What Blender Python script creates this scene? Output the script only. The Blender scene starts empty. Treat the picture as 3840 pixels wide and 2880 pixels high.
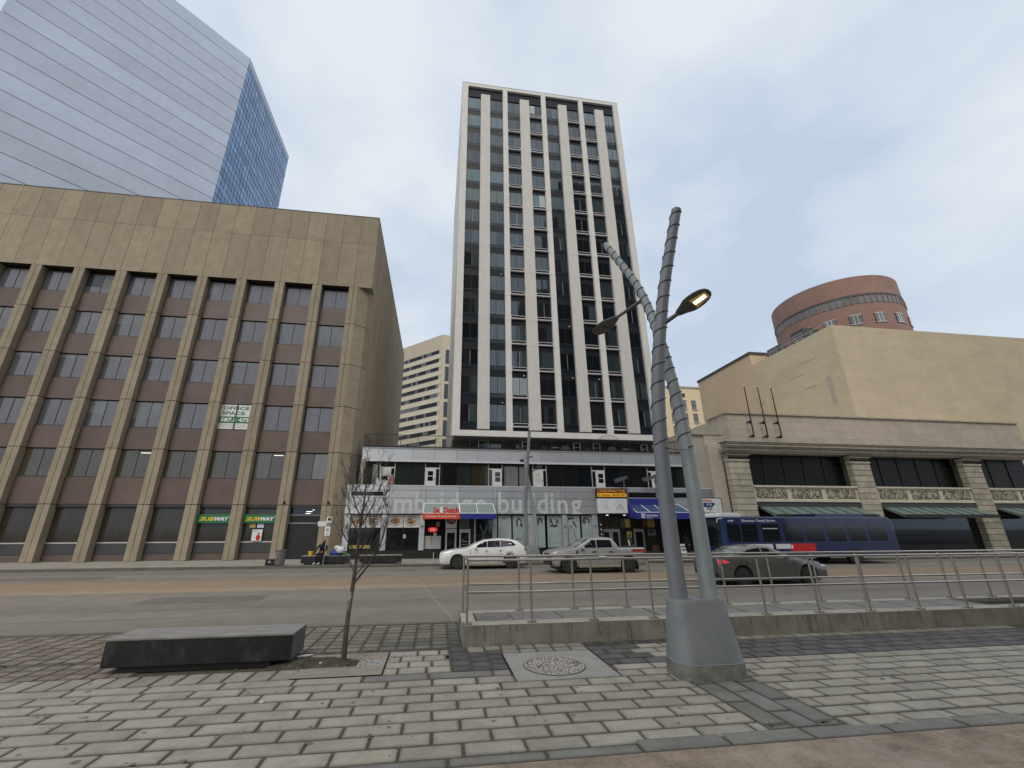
import bpy, bmesh, math, random
from mathutils import Vector, Matrix
random.seed(7)
PI = math.pi
sc = bpy.context.scene
COL = sc.collection

# ------------------------------------------------------------------ materials
def mat(name, col, rough=.6, metal=0, noise=0., nscale=3., bump=0., bscale=40., tint=False, ior=1.5,
        dirt=None, dirtamt=.0, dscale=.6, stretch=(1, 1, 1), emit=None, estr=0, coat=0., spec=.5, alpha=None, bdist=.01, streak=0.):
    m = bpy.data.materials.new(name); m.use_nodes = True
    nt = m.node_tree; N = nt.nodes; L = nt.links
    b = N['Principled BSDF']
    b.inputs['Roughness'].default_value = rough; b.inputs['Metallic'].default_value = metal
    b.inputs['IOR'].default_value = ior; b.inputs['Coat Weight'].default_value = coat
    b.inputs['Specular IOR Level'].default_value = spec
    if emit:
        b.inputs['Emission Color'].default_value = (*emit, 1); b.inputs['Emission Strength'].default_value = estr
    geo = N.new('ShaderNodeNewGeometry')
    mp = N.new('ShaderNodeMapping'); mp.inputs['Scale'].default_value = stretch
    L.new(geo.outputs['Position'], mp.inputs['Vector'])
    cur = None
    rgb = N.new('ShaderNodeRGB'); rgb.outputs[0].default_value = (*col, 1); cur = rgb.outputs[0]
    def mix(a, bb, f, mode='MIX'):
        x = N.new('ShaderNodeMix'); x.data_type = 'RGBA'; x.blend_type = mode
        for s, v in ((x.inputs[6], a), (x.inputs[7], bb), (x.inputs[0], f)):
            if hasattr(v, 'node'): L.new(v, s)
            elif isinstance(v, tuple): s.default_value = (*v, 1)
            else: s.default_value = v
        return x.outputs[2]
    def nz(scale, det=6, vec=None, r=.6):
        n = N.new('ShaderNodeTexNoise'); n.inputs['Scale'].default_value = scale; n.inputs['Detail'].default_value = det
        n.inputs['Roughness'].default_value = r
        L.new(vec or mp.outputs[0], n.inputs['Vector']); return n.outputs['Fac']
    def rng(v, a, b_, c, d):
        r = N.new('ShaderNodeMapRange'); r.inputs[1].default_value = a; r.inputs[2].default_value = b_
        r.inputs[3].default_value = c; r.inputs[4].default_value = d; L.new(v, r.inputs[0]); return r.outputs[0]
    if noise:
        f = rng(nz(nscale), .3, .7, 1 - noise, 1 + noise)
        g = rng(nz(nscale * 9, 4), .3, .7, 1 - noise * .6, 1 + noise * .6)
        v1 = N.new('ShaderNodeMath'); v1.operation = 'MULTIPLY'; L.new(f, v1.inputs[0]); L.new(g, v1.inputs[1])
        cc = N.new('ShaderNodeCombineColor'); 
        for i in range(3): L.new(v1.outputs[0], cc.inputs[i])
        cur = mix(cur, cc.outputs[0], 1., 'MULTIPLY')
    if tint:
        at = N.new('ShaderNodeAttribute'); at.attribute_name = 'tint'
        cur = mix(cur, at.outputs['Color'], 1., 'MULTIPLY')
    if dirt:
        f = rng(nz(dscale, 8, r=.7), .5, .72, 0, dirtamt)
        cur = mix(cur, dirt, f)
    if streak:
        mp2 = N.new('ShaderNodeMapping'); mp2.inputs['Scale'].default_value = (3.5, 3.5, .12); L.new(geo.outputs['Position'], mp2.inputs['Vector'])
        f = rng(nz(1.6, 6, mp2.outputs[0], .65), .5, .75, 0, streak)
        cur = mix(cur, tuple(c * .3 for c in col), f)
    L.new(cur, b.inputs['Base Color'])
    if bump:
        bp = N.new('ShaderNodeBump'); bp.inputs['Strength'].default_value = bump; bp.inputs['Distance'].default_value = bdist
        L.new(nz(bscale, 5), bp.inputs['Height']); L.new(bp.outputs[0], b.inputs['Normal'])
    return m

def glass(name, col, rough=.04, ior=1.84, wav=.12, tintc=(.60, .77, 1.)):
    m = mat(name, col, rough, ior=ior, bump=wav, bscale=.55, bdist=.02, noise=.18, nscale=1.2, stretch=(2.6, 2.6, .5))
    m.node_tree.nodes['Principled BSDF'].inputs['Specular Tint'].default_value = (*tintc, 1)
    return m

M = {}
M['asphalt_far'] = mat('asphalt_far', (.10, .10, .10), .9, noise=.15, nscale=.3)
M['side_concrete'] = mat('side_concrete', (.30, .285, .25), .85, noise=.16, nscale=1.2, dirt=(.12, .10, .08), dirtamt=.5, dscale=.8, bump=.2)
M['kerb'] = mat('kerb', (.13, .125, .11), .85, noise=.2, nscale=2, dirt=(.07, .055, .04), dirtamt=.7, dscale=1.5)
M['paver'] = mat('paver', (.345, .328, .277), .78, noise=.13, nscale=3, tint=True, dirt=(.185, .165, .135), dirtamt=.6, dscale=2.2, bump=.35, bscale=90, bdist=.004)
M['basalt'] = mat('basalt', (.088, .087, .088), .6, noise=.18, nscale=4, tint=True, dirt=(.20, .18, .15), dirtamt=.5, dscale=3, bump=.3, bscale=90, bdist=.004)
M['brownpaver'] = mat('brownpaver', (.20, .175, .145), .75, noise=.2, nscale=4, tint=True, dirt=(.11, .085, .06), dirtamt=.75, dscale=2.5, bump=.3, bscale=90, bdist=.004)
M['greypaver'] = mat('greypaver', (.205, .203, .185), .75, noise=.16, nscale=4, tint=True, dirt=(.12, .11, .09), dirtamt=.6, dscale=2.5, bump=.3, bscale=90, bdist=.004)
M['sandjoint'] = mat('sandjoint', (.098, .083, .064), .95, noise=.35, nscale=6, dirt=(.06, .05, .03), dirtamt=.7, dscale=3, bump=.5, bscale=60)
M['brownslab'] = mat('brownslab', (.255, .20, .15), .8, noise=.38, nscale=2.2, dirt=(.36, .33, .27), dirtamt=.8, dscale=1.3, bump=.3, bscale=80, bdist=.004)
M['slab'] = mat('slab', (.30, .295, .275), .8, noise=.14, nscale=3, dirt=(.44, .43, .40), dirtamt=.5, dscale=2.5, bump=.3, bscale=70, bdist=.004)
M['tanslab'] = mat('tanslab', (.30, .27, .22), .85, noise=.25, nscale=6, dirt=(.19, .10, .07), dirtamt=.6, dscale=3, bump=.6, bscale=50, stretch=(.5, 3, 1))
M['patch'] = mat('patch', (.15, .14, .125), .9, noise=.2, nscale=2)
M['gum'] = mat('gum', (.155, .15, .13), .8)
M['soil'] = mat('soil', (.075, .065, .05), .95, noise=.5, nscale=12, dirt=(.2, .18, .15), dirtamt=.6, dscale=6, bump=1, bscale=40, bdist=.03)
M['wallconc'] = mat('wallconc', (.27, .255, .21), .85, noise=.2, nscale=3, dirt=(.14, .09, .06), dirtamt=.5, dscale=1.2, bump=.3, bscale=50, streak=.75)
M['rimconc'] = mat('rimconc', (.40, .375, .32), .85, noise=.18, nscale=4, dirt=(.20, .17, .13), dirtamt=.5, dscale=3, bump=.3, bscale=60)
M['steel'] = mat('steel', (.50, .47, .43), .24, metal=.9, noise=.1, nscale=8)
M['grate'] = mat('grate', (.36, .35, .33), .6, metal=.2, noise=.2, nscale=5)
M['black'] = mat('black', (.012, .012, .013), .6)
M['darkvoid'] = mat('darkvoid', (.01, .01, .01), .9)
M['pole_shaded'] = mat('pole_shaded', (.20, .212, .24), .5, metal=.1, noise=.1, nscale=2.5)  # pole paint darkened, the shade of its unlit underside put into the colour
M['pole_lit'] = mat('pole_lit', (.285, .32, .335), .5, metal=.1, noise=.1, nscale=2.5)  # lighter copy of the pole paint, standing in for the pole that catches light
M['basepaint'] = mat('basepaint', (.235, .252, .27), .5, metal=.1, noise=.12, nscale=3, dirt=(.27, .255, .215), dirtamt=.7, dscale=3, bump=.15, bscale=30)
M['basedirt'] = mat('basedirt', (.205, .205, .185), .8, noise=.25, nscale=5, dirt=(.08, .07, .05), dirtamt=.6, dscale=4)
M['wire'] = mat('wire', (.05, .05, .055), .6)
M['bulb'] = mat('bulb', (.25, .27, .28), .4)
M['lamphead'] = mat('lamphead', (.12, .118, .12), .45, metal=.3, noise=.08)
M['lampunder'] = mat('lampunder', (.13, .11, .10), .5)
M['led'] = mat('led', (1, .9, .7), .4, emit=(1, .80, .45), estr=9)
M['ledlens'] = mat('ledlens', (.16, .13, .06), .15, emit=(1, .7, .2), estr=.16)
M['bark'] = mat('bark', (.085, .075, .065), .9, noise=.4, nscale=18, dirt=(.5, .48, .44), dirtamt=.0, bump=.8, bscale=70, stretch=(1, 1, .4))
M['barkwhite'] = mat('barkwhite', (.11, .10, .085), .9, noise=.4, nscale=18, dirt=(.62, .60, .56), dirtamt=1., dscale=14, bump=.8, bscale=70, stretch=(1, 1, .35))
M['twig'] = mat('twig', (.085, .075, .07), .9)
M['granite'] = mat('granite', (.009, .010, .011), .4, noise=.3, nscale=5, dirt=(.12, .12, .12), dirtamt=.35, dscale=4.2, bump=.2, bscale=60, stretch=(1, 1, .7))
M['granitetop'] = mat('granitetop', (.26, .25, .245), .6, noise=.3, nscale=7, dirt=(.30, .29, .28), dirtamt=.6, dscale=3, stretch=(.35, 2.5, 1))
M['graniteside'] = mat('graniteside', (.10, .105, .105), .55, noise=.25, nscale=5)
# tower
M['white'] = mat('white', (.71, .70, .685), .75, noise=.045, nscale=1.5, dirt=(.48, .46, .43), dirtamt=.35, dscale=.9, bump=.1, bscale=30, stretch=(1, 1, .45))
M['pier'] = mat('pier', (.63, .61, .595), .8, noise=.05, nscale=2.5, dirt=(.55, .53, .50), dirtamt=.35, dscale=1.3, bump=.15, bscale=40, stretch=(1, 1, .3))
M['seam'] = mat('seam', (.40, .38, .36), .9)
M['spandrel'] = mat('spandrel', (.012, .015, .022), .4, ior=1.45, noise=.2, nscale=1, spec=.28)
M['stripglass'] = glass('stripglass', (.012, .02, .03), .15, 1.55)
M['soffit'] = mat('soffit', (.024, .028, .04), .6, noise=.15, nscale=1, spec=.15)
M['wframe'] = mat('wframe', (.012, .014, .016), .4)
M['ledge'] = mat('ledge', (.52, .52, .535), .6, noise=.05)
GL = [glass('glass_%s' % n, c) for n, c in (('dark', (.008, .010, .012)), ('smoke', (.018, .02, .022)), ('teal', (.033, .045, .05)), ('sea', (.052, .068, .072)),
      ('grey', (.055, .062, .07)), ('dusk', (.015, .013, .018)), ('green', (.095, .125, .105)), ('pale', (.36, .42, .46)), ('aqua', (.10, .155, .175)))]
M['curtain'] = mat('curtain', (.40, .46, .52), .5, noise=.12, nscale=5, stretch=(4, 1, .1))
M['blind'] = mat('blind', (.5, .52, .5), .6)
M['silver'] = mat('silver', (.40, .425, .465), .42, metal=.25, tint=True, noise=.03, nscale=.7)
M['silverlight'] = mat('silverlight', (.62, .645, .70), .4, metal=.15)
M['letterfaint'] = mat('letterfaint', (.535, .575, .595), .5)
M['letter'] = mat('letter', (.55, .59, .61), .5)
M['panelgap'] = mat('panelgap', (.10, .11, .125), .7)
M['basegrey'] = mat('basegrey', (.06, .06, .062), .6)
M['shopdark'] = glass('shopdark', (.014, .013, .012), .05, 1.6)
M['shopwarm'] = glass('shopwarm', (.05, .042, .03), .08, 1.5)
M['doorwhite'] = mat('doorwhite', (.62, .64, .63), .5)
M['alu'] = mat('alu', (.32, .32, .33), .4, metal=.5)
M['alulight'] = mat('alulight', (.52, .52, .53), .4, metal=.3)
M['blueawn'] = mat('blueawn', (.02, .026, .24), .6, noise=.1, nscale=1)
M['bluedark'] = mat('bluedark', (.015, .02, .13), .6)
M['red'] = mat('red', (.62, .075, .035), .5)
M['redletter'] = mat('redletter', (.56, .012, .012), .5)
M['orange'] = mat('orange', (.85, .40, .04), .5)
M['amber'] = mat('amber', (.95, .45, .02), .5, emit=(1, .5, .03), estr=.15)
M['openred'] = mat('openred', (.8, .02, .02), .5, emit=(1, .03, .03), estr=1.2)
M['openpink'] = mat('openpink', (.9, .4, .4), .5, emit=(1, .35, .35), estr=1.0)
M['signwhite'] = mat('signwhite', (.70, .73, .75), .5)
M['textwhite'] = mat('textwhite', (.8, .82, .84), .5)
M['logogrey'] = mat('logogrey', (.33, .36, .42), .6)
M['maroon'] = mat('maroon', (.06, .015, .012), .6)
M['awnglass'] = mat('awnglass', (.20, .25, .245), .15, ior=1.5, noise=.05)
M['awnblueglass'] = mat('awnblueglass', (.05, .09, .18), .15)
M['poster'] = mat('poster', (.36, .43, .43), .35, tint=True, ior=1.6, noise=.06, nscale=4)
M['postskin'] = mat('postskin', (.42, .40, .38), .35, tint=True)
M['posthair'] = mat('posthair', (.085, .075, .075), .4, tint=True, noise=.4, nscale=8)
M['postcloth'] = mat('postcloth', (.31, .385, .39), .35, tint=True, noise=.12, nscale=6)
M['plate'] = mat('plate', (.50, .48, .47), .4, noise=.1)
M['foodwhite'] = mat('foodwhite', (.62, .61, .60), .5)
M['food'] = mat('food', (.24, .12, .055), .6, noise=.6, nscale=14, dirt=(.45, .36, .25), dirtamt=.8, dscale=12)
M['foodb'] = mat('foodb', (.10, .07, .05), .6)
M['subgreen'] = mat('subgreen', (.01, .16, .055), .5)
M['yellow'] = mat('yellow', (.72, .48, .03), .5)
M['warmyellow'] = mat('warmyellow', (.40, .33, .09), .5, noise=.2, nscale=5)
M['rust'] = mat('rust', (.20, .06, .03), .5, noise=.3, nscale=3)
M['brick_in'] = mat('brick_in', (.13, .09, .06), .7)
M['ceil_lamp'] = mat('ceil_lamp', (1, 1, .9), .5, emit=(1, .95, .85), estr=1.6)
# brown building
M['brownconc'] = mat('brownconc', (.315, .268, .197), .88, noise=.10, nscale=1.6, tint=True, dirt=(.20, .16, .11), dirtamt=.35, dscale=.7, bump=.35, bscale=35, bdist=.012, streak=.22)
M['brownjoint'] = mat('brownjoint', (.035, .027, .018), .9)
M['brownsp'] = mat('brownsp', (.118, .085, .078), .5, noise=.14, nscale=.7, tint=True)
M['brownglass'] = glass('brownglass', (.098, .10, .118), .1, 1.8, wav=.05, tintc=(.8, .87, 1.))
M['brownglass2'] = glass('brownglass2', (.17, .175, .18), .12, 1.6, wav=.05)
M['frame_br'] = mat('frame_br', (.035, .03, .03), .5)
M['officewarm'] = glass('officewarm', (.085, .072, .045), .06, 1.7)
M['officepanel'] = glass('officepanel', (.125, .12, .10), .1, 1.6)
M['blackmetal'] = mat('blackmetal', (.014, .017, .019), .5)
# glass tower
M['bluegl'] = mat('bluegl', (.13, .27, .49), .06, ior=1.6, tint=True, noise=.08, nscale=.15)
M['bluemul'] = mat('bluemul', (.035, .075, .15), .5)
M['paleglass'] = mat('paleglass', (.39, .45, .57), .2, ior=1.6, noise=.08, nscale=.06, tint=True)
M['palejoint'] = mat('palejoint', (.17, .20, .27), .5)
# beige etc
M['beige'] = mat('beige', (.52, .455, .36), .85, noise=.05, nscale=.3, dirt=(.36, .30, .23), dirtamt=.4, dscale=.2)
M['cream'] = mat('cream', (.74, .62, .44), .85, noise=.06, nscale=.25)
M['bandcream'] = mat('bandcream', (.62, .575, .46), .85, noise=.04, nscale=.3)
M['tanwall'] = mat('tanwall', (.66, .515, .365), .88, streak=.15, noise=.06, nscale=.35, dirt=(.56, .45, .33), dirtamt=.5, dscale=.3, bump=.15, bscale=8)
M['roughwall'] = mat('roughwall', (.64, .545, .385), .9, streak=.12, noise=.07, nscale=.5, dirt=(.50, .42, .30), dirtamt=.6, dscale=.35, bump=.5, bscale=3, bdist=.05, stretch=(.6, .6, 1.5))
M['stone'] = mat('stone', (.54, .475, .40), .85, noise=.08, nscale=1.2, tint=True, dirt=(.40, .32, .26), dirtamt=.5, dscale=.5, bump=.2, bscale=25)
M['stoneold'] = mat('stoneold', (.45, .415, .335), .88, noise=.14, nscale=2, tint=True, dirt=(.17, .15, .11), dirtamt=.6, dscale=1.4, bump=.3, bscale=25)
M['stonegrey'] = mat('stonegrey', (.42, .40, .345), .88, noise=.08, nscale=1)
M['deepwin'] = mat('deepwin', (.006, .007, .008), .35, ior=1.25)
M['stonejoint'] = mat('stonejoint', (.075, .068, .05), .9)
M['relief'] = mat('relief', (.60, .56, .46), .85, noise=.15, nscale=4)
M['reliefdark'] = mat('reliefdark', (.15, .135, .10), .9, noise=.3, nscale=8)
M['brickt'] = mat('brickt', (.28, .17, .14), .85, noise=.12, nscale=.4)
M['greenroof'] = mat('greenroof', (.14, .20, .18), .55, noise=.1)
M['greydark'] = mat('greydark', (.05, .055, .06), .6)
M['farglass'] = glass('farglass', (.035, .035, .038), .15, 1.6)
M['farglassl'] = glass('farglassl', (.17, .18, .18), .2, 1.5)
M['reflconc'] = mat('reflconc', (.055, .05, .045), .85, noise=.2, nscale=.2)
M['reflglass'] = glass('reflglass', (.02, .025, .03), .1, 1.5)
# vehicles
M['carwhite'] = mat('carwhite', (.74, .75, .76), .28, coat=.6, dirt=(.48, .42, .31), dirtamt=.35, dscale=1.2)
M['carsilver'] = mat('carsilver', (.345, .355, .35), .3, metal=.2, coat=.6, dirt=(.20, .19, .16), dirtamt=.4, dscale=1.2)
M['cargrey'] = mat('cargrey', (.13, .128, .12), .26, metal=.35, coat=.7, noise=.06)
M['carglass'] = mat('carglass', (.010, .013, .015), .05, ior=1.7)
M['carglass2'] = mat('carglass2', (.025, .022, .045), .05, ior=1.7)
M['cardirt'] = mat('cardirt', (.30, .27, .21), .7, noise=.2, nscale=3)
M['trim'] = mat('trim', (.02, .02, .02), .6)
M['tyre'] = mat('tyre', (.022, .022, .022), .85, noise=.2, nscale=8)
M['rim'] = mat('rim', (.07, .07, .068), .5, metal=.5)
M['rimdark'] = mat('rimdark', (.03, .03, .03), .5, metal=.3)
M['taillit'] = mat('taillit', (.6, .02, .03), .3, emit=(1, .12, .15), estr=.3)
M['tail'] = mat('tail', (.35, .03, .03), .3)
M['headl'] = mat('headl', (.55, .57, .58), .15, ior=1.5)
M['chrome'] = mat('chrome', (.7, .7, .7), .2, metal=.9)
M['busblue'] = mat('busblue', (.006, .017, .088), .35, coat=.5)
M['busmid'] = mat('busmid', (.012, .05, .17), .35, coat=.5)
M['busglass'] = mat('busglass', (.008, .011, .016), .08, ior=1.6)
M['buswhite'] = mat('buswhite', (.68, .70, .76), .5)
M['bustext'] = mat('bustext', (.60, .66, .80), .5)
# people / misc
M['skin'] = mat('skin', (.38, .23, .16), .6)
M['clothblack'] = mat('clothblack', (.014, .014, .016), .9)
M['clothgrey'] = mat('clothgrey', (.06, .06, .065), .9)
M['hatred'] = mat('hatred', (.22, .04, .045), .9)
M['postface'] = mat('postface', (.46, .45, .42), .4)
M['postline'] = mat('postline', (.15, .17, .18), .5)
M['tar'] = mat('tar', (.05, .048, .045), .8)
M['crackpale'] = mat('crackpale', (.30, .285, .25), .9)
M['poledark'] = mat('poledark', (.03, .022, .018), .6)
M['clothwhite'] = mat('clothwhite', (.7, .7, .7), .8)
M['plasticwhite'] = mat('plasticwhite', (.66, .66, .72), .5, noise=.1, nscale=8)
M['plasticblue'] = mat('plasticblue', (.02, .05, .33), .5)
M['plasticgreen'] = mat('plasticgreen', (.02, .30, .12), .4)
M['galv'] = mat('galv', (.22, .22, .215), .5, metal=.5, noise=.2, nscale=8)
M['plaid'] = mat('plaid', (.55, .50, .50), .8)
M['plaidred'] = mat('plaidred', (.28, .03, .05), .8)
M['rope'] = mat('rope', (.48, .44, .37), .85, noise=.1)
M['debris'] = mat('debris', (.09, .07, .05), .9)

# road with wheel tracks and the sandy strip laid out along the road (world Y)
def road_mat():
    m = bpy.data.materials.new('road'); m.use_nodes = True; nt = m.node_tree; N = nt.nodes; L = nt.links; b = N['Principled BSDF']
    b.inputs['Roughness'].default_value = .9
    g = N.new('ShaderNodeNewGeometry'); sx = N.new('ShaderNodeSeparateXYZ'); L.new(g.outputs['Position'], sx.inputs[0])
    mp = N.new('ShaderNodeMapping'); mp.inputs['Scale'].default_value = (.07, 1.6, 1); L.new(g.outputs['Position'], mp.inputs[0])
    n = N.new('ShaderNodeTexNoise'); n.inputs['Scale'].default_value = 1.; n.inputs['Detail'].default_value = 5; L.new(mp.outputs[0], n.inputs['Vector'])
    ad = N.new('ShaderNodeMath'); ad.operation = 'MULTIPLY_ADD'; L.new(n.outputs['Fac'], ad.inputs[0]); ad.inputs[1].default_value = 2.2; L.new(sx.outputs['Y'], ad.inputs[2])
    mr = N.new('ShaderNodeMapRange'); mr.inputs[1].default_value = 10.6; mr.inputs[2].default_value = 28.6; L.new(ad.outputs[0], mr.inputs[0])
    cr = N.new('ShaderNodeValToRGB'); L.new(mr.outputs[0], cr.inputs[0])
    k = cr.color_ramp; st = [(0, (0.251, 0.200, 0.149)), (.06, (0.225, 0.195, 0.158)), (.12, (0.187, 0.168, 0.141)), (.22, (0.219, 0.200, 0.172)), (.27, (0.177, 0.160, 0.138)), (.37, (0.214, 0.192, 0.163)),
        (.45, (0.198, 0.175, 0.147)), (.49, (0.310, 0.245, 0.177)), (.53, (0.251, 0.185, 0.126)), (.60, (0.262, 0.195, 0.135)), (.68, (0.241, 0.185, 0.135)), (.71, (0.182, 0.165, 0.140)), (.80, (0.219, 0.200, 0.167)), (.88, (0.161, 0.147, 0.126)), (.97, (0.198, 0.175, 0.144))]
    while len(k.elements) < len(st): k.elements.new(.5)
    for e, (p, c) in zip(k.elements, st): e.position = p; e.color = (*c, 1)
    n2 = N.new('ShaderNodeTexNoise'); n2.inputs['Scale'].default_value = 1.6; n2.inputs['Detail'].default_value = 10; n2.inputs['Roughness'].default_value = .75; L.new(g.outputs['Position'], n2.inputs['Vector'])
    r2 = N.new('ShaderNodeMapRange'); r2.inputs[1].default_value = .3; r2.inputs[2].default_value = .7; r2.inputs[3].default_value = .86; r2.inputs[4].default_value = 1.2; L.new(n2.outputs['Fac'], r2.inputs[0])
    cc = N.new('ShaderNodeCombineColor')
    for i in range(3): L.new(r2.outputs[0], cc.inputs[i])
    x = N.new('ShaderNodeMix'); x.data_type = 'RGBA'; x.blend_type = 'MULTIPLY'; x.inputs[0].default_value = 1; L.new(cr.outputs[0], x.inputs[6]); L.new(cc.outputs[0], x.inputs[7])
    L.new(x.outputs[2], b.inputs['Base Color'])
    n3 = N.new('ShaderNodeTexNoise'); n3.inputs['Scale'].default_value = 60; L.new(g.outputs['Position'], n3.inputs['Vector'])
    bp = N.new('ShaderNodeBump'); bp.inputs['Strength'].default_value = .4; bp.inputs['Distance'].default_value = .008; L.new(n3.outputs['Fac'], bp.inputs['Height']); L.new(bp.outputs[0], b.inputs['Normal'])
    return m
M['road'] = road_mat()

def cast_iron():
    m = bpy.data.materials.new('cast_cover'); m.use_nodes = True; nt = m.node_tree; N = nt.nodes; L = nt.links; b = N['Principled BSDF']
    b.inputs['Roughness'].default_value = .7
    g = N.new('ShaderNodeNewGeometry')
    v = N.new('ShaderNodeTexVoronoi'); v.feature = 'DISTANCE_TO_EDGE'; v.inputs['Scale'].default_value = 15; L.new(g.outputs['Position'], v.inputs['Vector'])
    cr = N.new('ShaderNodeValToRGB'); cr.color_ramp.elements[0].position = .04; cr.color_ramp.elements[0].color = (.075, .06, .05, 1)
    cr.color_ramp.elements[1].position = .13; cr.color_ramp.elements[1].color = (.46, .43, .39, 1); L.new(v.outputs['Distance'], cr.inputs[0])
    L.new(cr.outputs[0], b.inputs['Base Color'])
    bp = N.new('ShaderNodeBump'); bp.inputs['Strength'].default_value = .8; bp.inputs['Distance'].default_value = .01; L.new(v.outputs['Distance'], bp.inputs['Height']); L.new(bp.outputs[0], b.inputs['Normal'])
    return m
M['cover'] = cast_iron()

# ------------------------------------------------------------------ mesh builder
class MB:
    def __init__(s): s.v = []; s.f = []; s.m = []; s.t = []; s.mats = []; s.smooth = []
    def mi(s, m):
        if isinstance(m, str): m = M[m]
        if m not in s.mats: s.mats.append(m)
        return s.mats.index(m)
    def face(s, pts, m, tint=1., smooth=False):
        n = len(s.v); s.v += [tuple(p) for p in pts]; s.f.append(tuple(range(n, n + len(pts)))); s.m.append(s.mi(m)); s.t.append(tint); s.smooth.append(smooth)
    def raw(s, vs, fs, m, tint=1., smooth=False):
        n = len(s.v); s.v += [tuple(p) for p in vs]; k = s.mi(m)
        for f in fs: s.f.append(tuple(i + n for i in f)); s.m.append(k); s.t.append(tint); s.smooth.append(smooth)
    def box(s, x0, x1, y0, y1, z0, z1, m, tint=1.):
        if x0 > x1: x0, x1 = x1, x0
        if y0 > y1: y0, y1 = y1, y0
        if z0 > z1: z0, z1 = z1, z0
        v = [(x0, y0, z0), (x1, y0, z0), (x1, y1, z0), (x0, y1, z0), (x0, y0, z1), (x1, y0, z1), (x1, y1, z1), (x0, y1, z1)]
        s.raw(v, [(3, 2, 1, 0), (4, 5, 6, 7), (0, 1, 5, 4), (1, 2, 6, 5), (2, 3, 7, 6), (3, 0, 4, 7)], m, tint); return s
    def prism(s, poly, h0, h1, m, axis='z', tint=1.):
        # poly: list of 2D points extruded along axis
        f = {'z': lambda a, b, h: (a, b, h), 'y': lambda a, b, h: (a, h, b), 'x': lambda a, b, h: (h, a, b)}[axis]
        n = len(poly); v = [f(a, b, h0) for a, b in poly] + [f(a, b, h1) for a, b in poly]
        fs = [tuple(range(n))[::-1], tuple(range(n, 2 * n))] + [(i, (i + 1) % n, n + (i + 1) % n, n + i) for i in range(n)]
        s.raw(v, fs, m, tint); return s
    def tube(s, pts, rad, m, n=8, caps=True, smooth=True, tint=1.):
        pts = [Vector(p) for p in pts]; k = len(pts)
        if not isinstance(rad, (list, tuple)): rad = [rad] * k
        vs = []; d0 = (pts[1] - pts[0]).normalized(); u = d0.orthogonal().normalized()
        for i, p in enumerate(pts):
            d = (pts[min(i + 1, k - 1)] - pts[max(i - 1, 0)]).normalized()
            u = (u - d * u.dot(d)).normalized(); w = d.cross(u)
            for j in range(n):
                a = 2 * PI * j / n; vs.append(p + (u * math.cos(a) + w * math.sin(a)) * rad[i])
        fs = [(i * n + j, i * n + (j + 1) % n, (i + 1) * n + (j + 1) % n, (i + 1) * n + j) for i in range(k - 1) for j in range(n)]
        s.raw(vs, fs, m, tint, smooth)
        if caps: s.raw([vs[j] for j in range(n)], [tuple(range(n))[::-1]], m, tint); s.raw([vs[(k - 1) * n + j] for j in range(n)], [tuple(range(n))], m, tint)
        return s
    def cyl(s, c, r, h, m, axis='z', n=24, r2=None):
        c = Vector(c); d = {'x': Vector((1, 0, 0)), 'y': Vector((0, 1, 0)), 'z': Vector((0, 0, 1))}[axis]
        return s.tube([c, c + d * h], [r, r if r2 is None else r2], m, n)
    def blob(s, c, r, m, seg=10, rings=6, jit=0, tint=1.):
        vs = []; fs = []
        for i in range(rings + 1):
            t = PI * i / rings
            for j in range(seg):
                a = 2 * PI * j / seg; q = 1 + random.uniform(-jit, jit)
                vs.append((c[0] + r[0] * q * math.sin(t) * math.cos(a), c[1] + r[1] * q * math.sin(t) * math.sin(a), c[2] + r[2] * q * math.cos(t)))
        for i in range(rings):
            for j in range(seg): fs.append((i * seg + j, (i + 1) * seg + j, (i + 1) * seg + (j + 1) % seg, i * seg + (j + 1) % seg))
        s.raw(vs, fs, m, tint, True); return s
    def build(s, name, parent=None, bevel=0):
        me = bpy.data.meshes.new(name)
        off = Vector((0, 0, 0)); q = parent
        while q is not None: off += q.location; q = q.parent
        me.from_pydata([tuple(Vector(v) - off) for v in s.v], [], s.f)
        for m in s.mats: me.materials.append(m)
        me.polygons.foreach_set('material_index', s.m); me.polygons.foreach_set('use_smooth', s.smooth)
        at = me.color_attributes.new('tint', 'FLOAT_COLOR', 'CORNER')
        buf = []
        for f, t in zip(s.f, s.t):
            tt = (t, t, t, 1.) if not isinstance(t, tuple) else (*t, 1.)
            buf += list(tt) * len(f)
        at.data.foreach_set('color', buf)
        me.update()
        o = bpy.data.objects.new(name, me); COL.objects.link(o)
        if parent is not None: o.parent = parent
        if bevel:
            bm = o.modifiers.new('b', 'BEVEL'); bm.width = bevel; bm.segments = 2; bm.limit_method = 'ANGLE'
        return o

def thing(name, label, cat, loc=(0, 0, 0), group=None, rz=0):
    o = bpy.data.objects.new(name, None); COL.objects.link(o); o.location = loc; o.rotation_euler = (0, 0, rz); o.empty_display_size = .3
    o['label'] = label; o['category'] = cat
    if group: o['group'] = group
    return o
def tag(o, label, cat, group=None):
    o['label'] = label; o['category'] = cat
    if group: o['group'] = group
    return o
def struct(o, kind='structure'): o['kind'] = kind; return o
def dup(o, loc=None, label=None, parent=None, rz=None):
    c = o.copy(); COL.objects.link(c); c.parent = parent
    if loc is not None: c.location = loc
    if label: c['label'] = label
    if rz is not None: c.rotation_euler = (0, 0, rz)
    for ch in o.children: dup(ch, parent=c)
    return c
def one(name, fn, label, cat, group=None, parent=None):
    b = MB(); fn(b); o = b.build(name, parent)
    if label: tag(o, label, cat, group)
    return o
def part(name, parent, fn, bevel=0, label=None):
    b = MB(); fn(b); o = b.build(name, parent, bevel)
    if label: o['label'] = label
    return o

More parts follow.
